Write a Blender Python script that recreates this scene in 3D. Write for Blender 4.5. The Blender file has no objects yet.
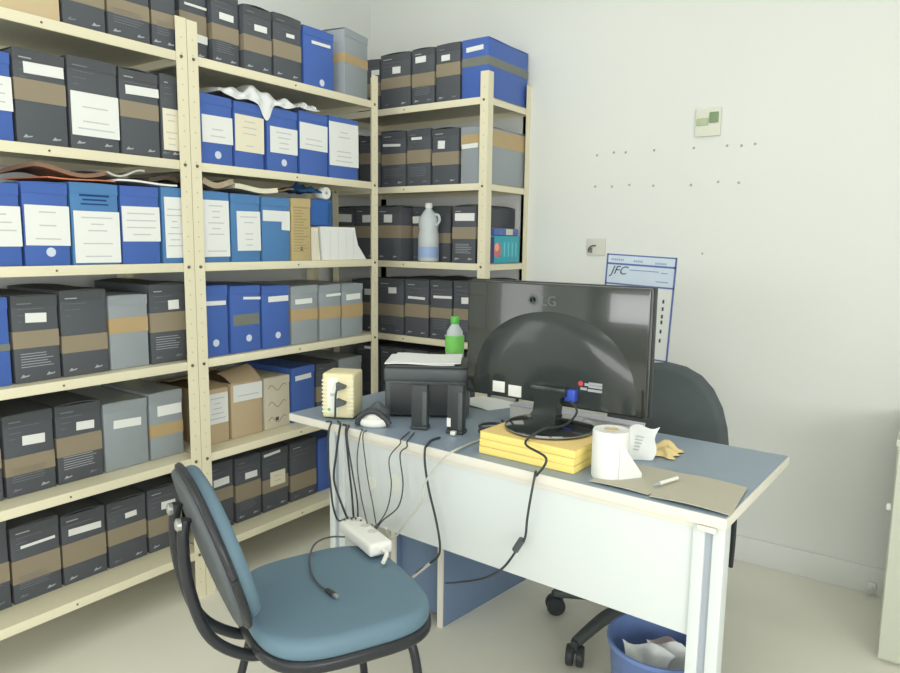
import bpy, bmesh, math, random
from mathutils import Vector, Matrix
random.seed(7)
S = bpy.context.scene
COL = S.collection
PI = math.pi

# ------------------------------------------------------------------ camera, world, light, exposure
cam_d = bpy.data.cameras.new('camera'); cam = bpy.data.objects.new('camera', cam_d); COL.objects.link(cam)
YAW, PITCH, ROLL, FPX = -0.61424, 0.13480, 0.01330, 701.69
fw = Vector((math.cos(PITCH) * math.sin(YAW), math.cos(PITCH) * math.cos(YAW), -math.sin(PITCH)))
rt = Vector((math.cos(YAW), -math.sin(YAW), 0)); up = rt.cross(fw)
r2 = rt * math.cos(ROLL) + up * math.sin(ROLL); u2 = -rt * math.sin(ROLL) + up * math.cos(ROLL)
cam.matrix_world = Matrix(((r2.x, u2.x, -fw.x, 2.0450), (r2.y, u2.y, -fw.y, -2.9879), (r2.z, u2.z, -fw.z, 1.3056), (0, 0, 0, 1)))
cam_d.sensor_width = 36; cam_d.lens = FPX * 36 / 900; cam_d.clip_start = .02
S.camera = cam
w = bpy.data.worlds.new('world'); S.world = w; w.use_nodes = True
w.node_tree.nodes['Background'].inputs[0].default_value = (.9, .95, 1, 1)
w.node_tree.nodes['Background'].inputs[1].default_value = .3
def area(name, loc, sx, sy, power, rot=(0, 0, 0), col=(1, 1, .95)):
    d = bpy.data.lights.new(name, 'AREA'); d.shape = 'RECTANGLE'; d.size = sx; d.size_y = sy; d.energy = power; d.color = col
    o = bpy.data.objects.new(name, d); COL.objects.link(o); o.location = loc; o.rotation_euler = rot; return o
for lx, ly, lp in ((.35, -1.15, 6), (2.0, -1.7, 4), (1.2, -2.8, 4), (2.0, -4.6, 10)):
    area('ceiling_lamp_light', (lx, ly, 2.86), 1.3, .5, lp, (0, 0, 0), (1, 1, .99))
area('added_front_fill', (2.0, -6.44, 1.28), 4.4, .7, 70, (math.radians(90), 0, 0), (1, 1, 1))  # added unseen fill behind the camera, kept narrow so level light enters shelf gaps
area('side_window_daylight', (-.58, -3.75, 1.4), 1.35, 1.0, 12, (0, math.radians(-90), 0), (1, 1, 1))
area('added_right_fill', (4.47, -4.2, 1.4), 1.1, 3.0, 92, (0, math.radians(90), 0), (1, 1, 1))  # added unseen fill from the right, brightens the left shelf fronts and gaps
S.view_settings.view_transform = 'Standard'; S.view_settings.look = 'None'
S.view_settings.exposure = -0.17; S.view_settings.gamma = 1; S.view_settings.use_curve_mapping = False

# ------------------------------------------------------------------ materials
def lin(c):
    f = lambda v: v / 12.92 if v <= .04045 else ((v + .055) / 1.055) ** 2.4
    return tuple(f(x / 255) for x in c) + (1,)
MATS = {}
def mat(name, rgb, rough=.5, metal=0, vary=.06, scale=8, bump=0, trans=0, spec=.4, ior=1.45, coat=0):
    if name in MATS: return MATS[name]
    m = bpy.data.materials.new(name); m.use_nodes = True; nt = m.node_tree; b = nt.nodes['Principled BSDF']
    tc = nt.nodes.new('ShaderNodeTexCoord'); nz = nt.nodes.new('ShaderNodeTexNoise'); nz.inputs['Scale'].default_value = scale; nz.inputs['Detail'].default_value = 4
    nt.links.new(tc.outputs['Object'], nz.inputs['Vector'])
    mx = nt.nodes.new('ShaderNodeMix'); mx.data_type = 'RGBA'
    c = lin(rgb); mx.inputs[6].default_value = tuple(x * (1 - vary) for x in c[:3]) + (1,); mx.inputs[7].default_value = tuple(min(1, x * (1 + vary)) for x in c[:3]) + (1,)
    nt.links.new(nz.outputs['Fac'], mx.inputs[0]); nt.links.new(mx.outputs[2], b.inputs['Base Color'])
    b.inputs['Roughness'].default_value = rough; b.inputs['Metallic'].default_value = metal
    b.inputs['Specular IOR Level'].default_value = spec; b.inputs['Transmission Weight'].default_value = trans; b.inputs['IOR'].default_value = ior
    b.inputs['Coat Weight'].default_value = coat
    if bump:
        bp = nt.nodes.new('ShaderNodeBump'); bp.inputs['Strength'].default_value = bump; bp.inputs['Distance'].default_value = .004
        n2 = nt.nodes.new('ShaderNodeTexNoise'); n2.inputs['Scale'].default_value = scale * 12; n2.inputs['Detail'].default_value = 3
        nt.links.new(tc.outputs['Object'], n2.inputs['Vector']); nt.links.new(n2.outputs['Fac'], bp.inputs['Height']); nt.links.new(bp.outputs['Normal'], b.inputs['Normal'])
    MATS[name] = m; return m
WALL = mat('white_wall_paint', (223, 226, 222), .75, vary=.02, scale=1.5, bump=.08)
CEIL = mat('ceiling_paint', (232, 233, 226), .8, vary=.01)
FLOOR = mat('beige_floor_tile', (226, 225, 211), .5, vary=.05, scale=2.2, bump=.03)
SHELF = mat('cream_steel', (228, 222, 194), .4, vary=.03, scale=4)
BOLT = mat('dark_bolt', (120, 112, 92), .4, .6)
HOLE = mat('punched_hole', (186, 180, 152), .6)
BLACK = mat('black_board', (84, 88, 94), .55, vary=.12, scale=6)
BLACK2 = mat('black_board_lid', (80, 84, 88), .6, vary=.12, scale=6)
TAPE = mat('brown_packing_tape', (148, 137, 117), .3, vary=.12, scale=5)
TAPEY = mat('yellowed_tape', (183, 160, 120), .3, vary=.08, scale=5)
TAPEG = mat('olive_tape', (120, 124, 116), .3, vary=.08, scale=5)
BLUE = mat('blue_plastic_board', (72, 104, 178), .38, vary=.07, scale=5)
LIGHT = mat('bright_blue_plastic_board', (80, 128, 180), .38, vary=.07, scale=5)
GRAY = mat('grey_translucent_plastic', (150, 158, 163), .3, vary=.09, scale=4)
CARD = mat('brown_cardboard', (194, 174, 142), .7, vary=.07, scale=5)
TAN = mat('tan_cardboard', (205, 186, 150), .7, vary=.05, scale=5)
KRAFT = mat('yellow_tan_card', (190, 172, 126), .6, vary=.06)
CREAM = mat('cream_card', (208, 202, 182), .6, vary=.04)
PAPER = mat('white_paper', (230, 233, 230), .8, vary=.015)
CREAMP = mat('cream_paper', (232, 226, 202), .8, vary=.02)
INK = mat('grey_ink', (194, 198, 200), .8)
INKD = mat('dark_ink', (70, 80, 100), .8)
WPRINT = mat('white_print', (168, 172, 178), .6)
WPRINTD = mat('dull_print', (118, 122, 130), .6)
BPRINT = mat('navy_print', (22, 62, 120), .6)
DESKB = mat('blue_grey_laminate', (140, 156, 172), .35, vary=.04, scale=6)
DESKP = mat('dark_blue_laminate', (112, 132, 160), .4, vary=.06, scale=6)
DESKW = mat('white_laminate', (212, 218, 218), .45, vary=.015)
EDGE = mat('cream_edge_band', (227, 223, 211), .5, vary=.03)
GROOVE = mat('grey_groove', (165, 172, 182), .5)
RUB = mat('black_plastic', (58, 62, 64), .4, vary=.1)
RUBM = mat('dark_grey_plastic', (82, 88, 90), .45, vary=.08)
GLOSS = mat('piano_black', (36, 42, 40), .12, vary=.03, coat=.6, spec=.6)
GLOSS2 = mat('satin_black', (48, 54, 53), .22, vary=.03, coat=.3)
SILVER = mat('grey_print', (98, 104, 104), .4)
SHELLC = mat('chair_shell_plastic', (84, 90, 94), .5, vary=.08, scale=10)
CHAIRB = mat('blue_vinyl', (100, 126, 142), .5, vary=.07, scale=5, bump=.1)
TUBE = mat('black_tube_steel', (52, 54, 58), .3, .2)
CREAMPL = mat('cream_plastic', (226, 218, 176), .4, vary=.03)
WHITEPL = mat('white_plastic', (232, 233, 226), .4, vary=.02)
YEL = mat('orange_yellow_paper', (250, 226, 134), .7, vary=.06, scale=20)
YEL2 = mat('pale_yellow_paper', (240, 212, 140), .7, vary=.04)
BEIGE = mat('beige_folder_card', (186, 182, 164), .7, vary=.04)
BINB = mat('blue_bin_plastic', (104, 128, 180), .4, vary=.05)
FABRIC = mat('dark_grey_fabric', (84, 92, 94), .85, vary=.1, scale=14, bump=.25)
CABG = mat('pale_green_grey_steel', (206, 210, 194), .45, vary=.02)
SOCK = mat('ivory_switch_plastic', (218, 219, 204), .4)
SOCKG = mat('green_grey_switch', (126, 150, 112), .4)
SOCKD = mat('dull_hole', (116, 120, 114), .6)
BAG = mat('white_bag_plastic', (236, 240, 240), .3, vary=.03, trans=.1)
CLEAR = mat('clear_plastic', (224, 232, 234), .12, vary=.02, trans=.3, ior=1.2)
GREEN = mat('green_plastic', (96, 196, 84), .35, vary=.05)
TEAL = mat('teal_pack_film', (52, 164, 182), .3, vary=.1)
NAVY = mat('navy_pack_film', (52, 54, 110), .35, vary=.1)
PINK = mat('pink_print', (206, 120, 122), .5)
RED = mat('red_print', (206, 70, 80), .5)
VGAB = mat('vga_blue', (64, 90, 196), .4)
BROWN = mat('brown_paper', (150, 116, 96), .7, vary=.1)
ORANGE = mat('orange_paper', (214, 130, 92), .7)
DKBLUE = mat('dark_blue_cloth', (44, 84, 128), .7, vary=.12)
CALB = mat('calendar_blue', (96, 116, 176), .6)
CALH = mat('calendar_pale_blue', (208, 222, 236), .7)
PALE = mat('pale_grey_cable', (196, 196, 186), .45)
DARKC = mat('dark_grey_cable', (84, 86, 88), .45)
CM = {'black': RUB, 'dark': DARKC, 'pale': PALE}

# ------------------------------------------------------------------ mesh helpers
class MB:
    def __init__(s): s.bm = bmesh.new(); s.mats = []
    def mi(s, m):
        if m not in s.mats: s.mats.append(m)
        return s.mats.index(m)
    def _add(s, verts, faces, m, M=None, smooth=False):
        vs = [s.bm.verts.new(M @ Vector(v) if M else Vector(v)) for v in verts]; k = s.mi(m)
        for f in faces:
            try:
                fc = s.bm.faces.new([vs[i] for i in f]); fc.material_index = k; fc.smooth = smooth
            except ValueError: pass
        return vs
    def box(s, x0, x1, y0, y1, z0, z1, m, M=None, bev=0, seg=2):
        v = [(x, y, z) for z in (z0, z1) for y in (y0, y1) for x in (x0, x1)]
        f = [(0, 2, 3, 1), (4, 5, 7, 6), (0, 1, 5, 4), (2, 6, 7, 3), (0, 4, 6, 2), (1, 3, 7, 5)]
        if not bev: s._add(v, f, m, M); return s
        b = bmesh.new(); vs = [b.verts.new(q) for q in v]
        for q in f: b.faces.new([vs[i] for i in q])
        bmesh.ops.bevel(b, geom=list(b.edges), offset=bev, segments=seg, affect='EDGES', profile=.6)
        s.take(b, m, M, True); return s
    def take(s, b, m, M=None, smooth=False):
        b.verts.index_update()
        s._add([v.co.copy() for v in b.verts], [[v.index for v in f.verts] for f in b.faces], m, M, smooth); b.free()
    def tube(s, pts, r, m, n=8, M=None, smooth_path=True, sub=5, closed_caps=True):
        P = [Vector(p) for p in pts]
        if smooth_path and len(P) > 2:
            Q = []
            for i in range(len(P) - 1):
                a = P[max(i - 1, 0)]; b = P[i]; c = P[i + 1]; d = P[min(i + 2, len(P) - 1)]
                for k in range(sub):
                    t = k / sub
                    Q.append(.5 * ((2 * b) + (c - a) * t + (2 * a - 5 * b + 4 * c - d) * t * t + (3 * b - a - 3 * c + d) * t ** 3))
            Q.append(P[-1]); P = Q
        R = r if hasattr(r, '__len__') else [r] * len(P)
        if len(R) != len(P): R = [R[0] + (R[-1] - R[0]) * i / (len(P) - 1) for i in range(len(P))]
        V = []; F = []; t0 = (P[1] - P[0]).normalized(); u = t0.orthogonal().normalized()
        for i, p in enumerate(P):
            t = (P[min(i + 1, len(P) - 1)] - P[max(i - 1, 0)]).normalized()
            u = (u - t * u.dot(t)).normalized(); v = t.cross(u)
            for k in range(n):
                a = 2 * PI * k / n; V.append(p + (u * math.cos(a) + v * math.sin(a)) * R[i])
        for i in range(len(P) - 1):
            for k in range(n): F.append((i * n + k, i * n + (k + 1) % n, (i + 1) * n + (k + 1) % n, (i + 1) * n + k))
        if closed_caps: F.append(tuple(range(n))[::-1]); F.append(tuple((len(P) - 1) * n + k for k in range(n)))
        s._add(V, F, m, M, True); return s
    def lathe(s, prof, m, n=24, M=None, sx=1, sy=1, smooth=True):
        V = []; F = []
        for (r, z) in prof:
            for k in range(n): a = 2 * PI * k / n; V.append((r * math.cos(a) * sx, r * math.sin(a) * sy, z))
        for i in range(len(prof) - 1):
            for k in range(n): F.append((i * n + k, i * n + (k + 1) % n, (i + 1) * n + (k + 1) % n, (i + 1) * n + k))
        if prof[0][0] > 1e-4: F.append(tuple(range(n))[::-1])
        if prof[-1][0] > 1e-4: F.append(tuple((len(prof) - 1) * n + k for k in range(n)))
        s._add(V, F, m, M, smooth); return s
    def pad(s, outline, z0, z1, r, m, M=None, dome=0, steps=4, rings=5):
        """outline (x, y) loop extruded z0..z1 with rounded rims and a domed top"""
        n = len(outline); cx = sum(p[0] for p in outline) / n; cy = sum(p[1] for p in outline) / n
        ex = max(abs(p[0] - cx) for p in outline); loops = []
        def ring(inset, z):
            k = 1 - inset / ex; loops.append([(cx + (p[0] - cx) * k, cy + (p[1] - cy) * k, z) for p in outline])
        for i in range(steps + 1):
            a = PI / 2 * i / steps; ring(r * (1 - math.sin(a)), z0 + r * (1 - math.cos(a)))
        for i in range(steps + 1):
            a = PI / 2 * i / steps; ring(r * (1 - math.cos(a)), z1 - r + r * math.sin(a))
        for i in range(1, rings):
            t = i / rings; ring(r + (ex - r) * t, z1 + dome * math.sin(t * PI / 2))
        V = [p for l in loops for p in l]; F = []
        for i in range(len(loops) - 1):
            for k in range(n): F.append((i * n + k, i * n + (k + 1) % n, (i + 1) * n + (k + 1) % n, (i + 1) * n + k))
        F.append(tuple(range(n))[::-1]); F.append(tuple((len(loops) - 1) * n + k for k in range(n)))
        s._add(V, F, m, M, True); return s
    def prism(s, poly, z0, z1, m, M=None):
        n = len(poly); V = [(p[0], p[1], z0) for p in poly] + [(p[0], p[1], z1) for p in poly]
        F = [tuple(range(n))[::-1], tuple(range(n, 2 * n))] + [(i, (i + 1) % n, n + (i + 1) % n, n + i) for i in range(n)]
        s._add(V, F, m, M); return s
    def sheet(s, fn, nu, nv, th, m, M=None):
        """thin solid sheet through fn(u, v) with real thickness"""
        T = [[Vector(fn(i / nu, j / nv)) for j in range(nv + 1)] for i in range(nu + 1)]
        V = []; F = []; N = (nu + 1) * (nv + 1); idx = lambda i, j: i * (nv + 1) + j
        nor = []
        for i in range(nu + 1):
            for j in range(nv + 1):
                du = T[min(i + 1, nu)][j] - T[max(i - 1, 0)][j]; dv = T[i][min(j + 1, nv)] - T[i][max(j - 1, 0)]
                c = du.cross(dv); nor.append(c.normalized() if c.length > 1e-9 else Vector((0, 0, 1)))
        for i in range(nu + 1):
            for j in range(nv + 1): V.append(T[i][j])
        for i in range(nu + 1):
            for j in range(nv + 1): V.append(T[i][j] - nor[idx(i, j)] * th)
        for i in range(nu):
            for j in range(nv):
                a, b, c, d = idx(i, j), idx(i + 1, j), idx(i + 1, j + 1), idx(i, j + 1)
                F.append((a, b, c, d)); F.append((N + d, N + c, N + b, N + a))
        for i in range(nu):
            F.append((idx(i, 0), N + idx(i, 0), N + idx(i + 1, 0), idx(i + 1, 0))); F.append((idx(i + 1, nv), N + idx(i + 1, nv), N + idx(i, nv), idx(i, nv)))
        for j in range(nv):
            F.append((idx(0, j + 1), N + idx(0, j + 1), N + idx(0, j), idx(0, j))); F.append((idx(nu, j), N + idx(nu, j), N + idx(nu, j + 1), idx(nu, j + 1)))
        s._add(V, F, m, M, True); return s
    def build(s, name, parent=None, loc=None, rotz=0, recalc=True):
        if recalc: bmesh.ops.recalc_face_normals(s.bm, faces=list(s.bm.faces))
        me = bpy.data.meshes.new(name); s.bm.to_mesh(me); s.bm.free()
        for m in s.mats: me.materials.append(m)
        try:
            me.set_sharp_from_angle(angle=math.radians(50))
        except Exception: pass
        o = bpy.data.objects.new(name, me); COL.objects.link(o)
        if parent: o.parent = parent
        if loc is not None: o.location = loc
        o.rotation_euler.z = rotz
        return o
def tag(o, label, cat, group=None):
    o['label'] = label; o['category'] = cat
    if group: o['group'] = group
    return o
def thing(name, label, cat, loc=(0, 0, 0), rotz=0, group=None):
    o = bpy.data.objects.new(name, None); COL.objects.link(o); o.location = loc; o.rotation_euler.z = rotz
    o.empty_display_size = .05
    return tag(o, label, cat, group)
def struct(o): o['kind'] = 'structure'; return o
def RZ(a): return Matrix.Rotation(a, 4, 'Z')
def TR(x, y, z): return Matrix.Translation((x, y, z))
FRONT = Matrix.Rotation(PI / 2, 4, 'X')          # text plane xy -> xz, facing -y
def text_into(mb, body, size, m, M, th=.0006, shear=0):
    cu = bpy.data.curves.new('letters', 'FONT'); cu.body = body; cu.size = size; cu.extrude = th; cu.shear = shear
    ob = bpy.data.objects.new('letters', cu); COL.objects.link(ob)
    dg = bpy.context.evaluated_depsgraph_get(); me = bpy.data.meshes.new_from_object(ob.evaluated_get(dg))
    mb._add([v.co.copy() for v in me.vertices], [list(p.vertices) for p in me.polygons], m, M)
    bpy.data.objects.remove(ob); bpy.data.curves.remove(cu); bpy.data.meshes.remove(me)

# ------------------------------------------------------------------ the room
XL, XR, YF, ZC = -.61, 4.5, -6.5, 2.9
def shell(name, a, b, m): mb = MB(); mb.box(a[0], b[0], a[1], b[1], a[2], b[2], m); return struct(mb.build(name))
shell('floor', (XL - .1, YF - .1, -.1), (XR + .1, .1, 0), FLOOR)
shell('ceiling', (XL - .1, YF - .1, ZC), (XR + .1, .1, ZC + .1), CEIL)
shell('wall_left', (XL - .1, YF, 0), (XL, 0, ZC), WALL)
shell('wall_back', (XL - .1, 0, 0), (XR + .1, .1, ZC), WALL)
shell('wall_right', (XR, YF, 0), (XR + .1, 0, ZC), WALL)
shell('wall_front', (XL - .1, YF - .1, 0), (XR + .1, YF, ZC), WALL)
mb = MB(); mb.box(XL, XR, -.012, 0, 0, .106, WALL, bev=.003); struct(mb.build('baseboard_back'))
mb = MB(); mb.box(XL, XL + .012, YF, -.012, 0, .106, WALL, bev=.003); struct(mb.build('baseboard_left'))

# ------------------------------------------------------------------ steel shelving
DL, DR = -.086, .372
ZL = [1.913, 1.563, 1.220, .877, .529, .179]
ZR = [1.922, 1.559, 1.209, .851, .496, .15]
def shelf_unit(label, W, D, zs, ztop, loc, rotz, pw=.04):
    """local: x along the front, front edge at y = 0, back at y = D"""
    t = thing('steel_shelving_unit', label, 'shelf', loc, rotz, 'cream steel shelving units')
    for z in zs:
        mb = MB(); e = .003
        mb.box(e, W - e, e, D - e, z - .003, z - .001, SHELF)
        mb.box(e, W - e, .0015, .004, z - .03, z, SHELF, bev=.0012); mb.box(e, W - e, D - .004, D - .0015, z - .03, z, SHELF)
        mb.box(e, e + .002, .004, D - .004, z - .03, z, SHELF); mb.box(W - e - .002, W - e, .004, D - .004, z - .03, z, SHELF)
        mb.box(e, W - e, .012, .014, z - .03, z - .022, SHELF); mb.box(e, W - e, .004, .014, z - .03, z - .0285, SHELF)
        sh = mb.build('shelf', t)
        bm_ = MB()
        for fx in (.5,):
            bm_.lathe([(.0035, 0), (.003, .002), (0, .002)], BOLT, 8, TR(W * fx, .0015, z - .015) @ FRONT)
        bm_.build('bolt', sh)
    for sx in (0, 1):
        for sy in (0, 1):
            mb = MB(); x = 0 if sx == 0 else W; y = 0 if sy == 0 else D; dx = 1 if sx == 0 else -1; dy = 1 if sy == 0 else -1
            a, b = sorted((x, x + dx * pw)); c, d = sorted((y, y - dy * .0022)); mb.box(a, b, c, d, 0, ztop, SHELF)
            a, b = sorted((x, x + dx * .0022)); c, d = sorted((y, y + dy * pw)); mb.box(a, b, c, d, 0, ztop, SHELF)
            if sy == 0:
                z = .06
                while z < ztop - .02:
                    mb.lathe([(.0026, 0), (0, .0004)], HOLE, 8, TR(x + dx * pw * .5, -.0022, z) @ FRONT); z += .05
            p = mb.build('post', t)
            if sy == 0:
                m2 = MB()
                for z in zs: m2.lathe([(.006, 0), (.005, .003), (0, .004)], BOLT, 8, TR(x + dx * pw * .55, -.0024, z - .014) @ FRONT)
                m2.build('bolt', p)
    return t
YM = -1.506
shelf_unit('cream steel shelving bay cut by left picture edge', .92, .42, ZL, 2.024, (DL, YM - .0025 - .92, 0), PI / 2)
shelf_unit('cream steel shelving bay in the middle, below the white bag', .958, .42, ZL, 2.022, (DL, YM, 0), PI / 2)
shelf_unit('cream steel corner shelving rack standing against the back wall', .925, .372, ZR, 2.026, (.384 - .925, -DR, 0), 0)

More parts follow.
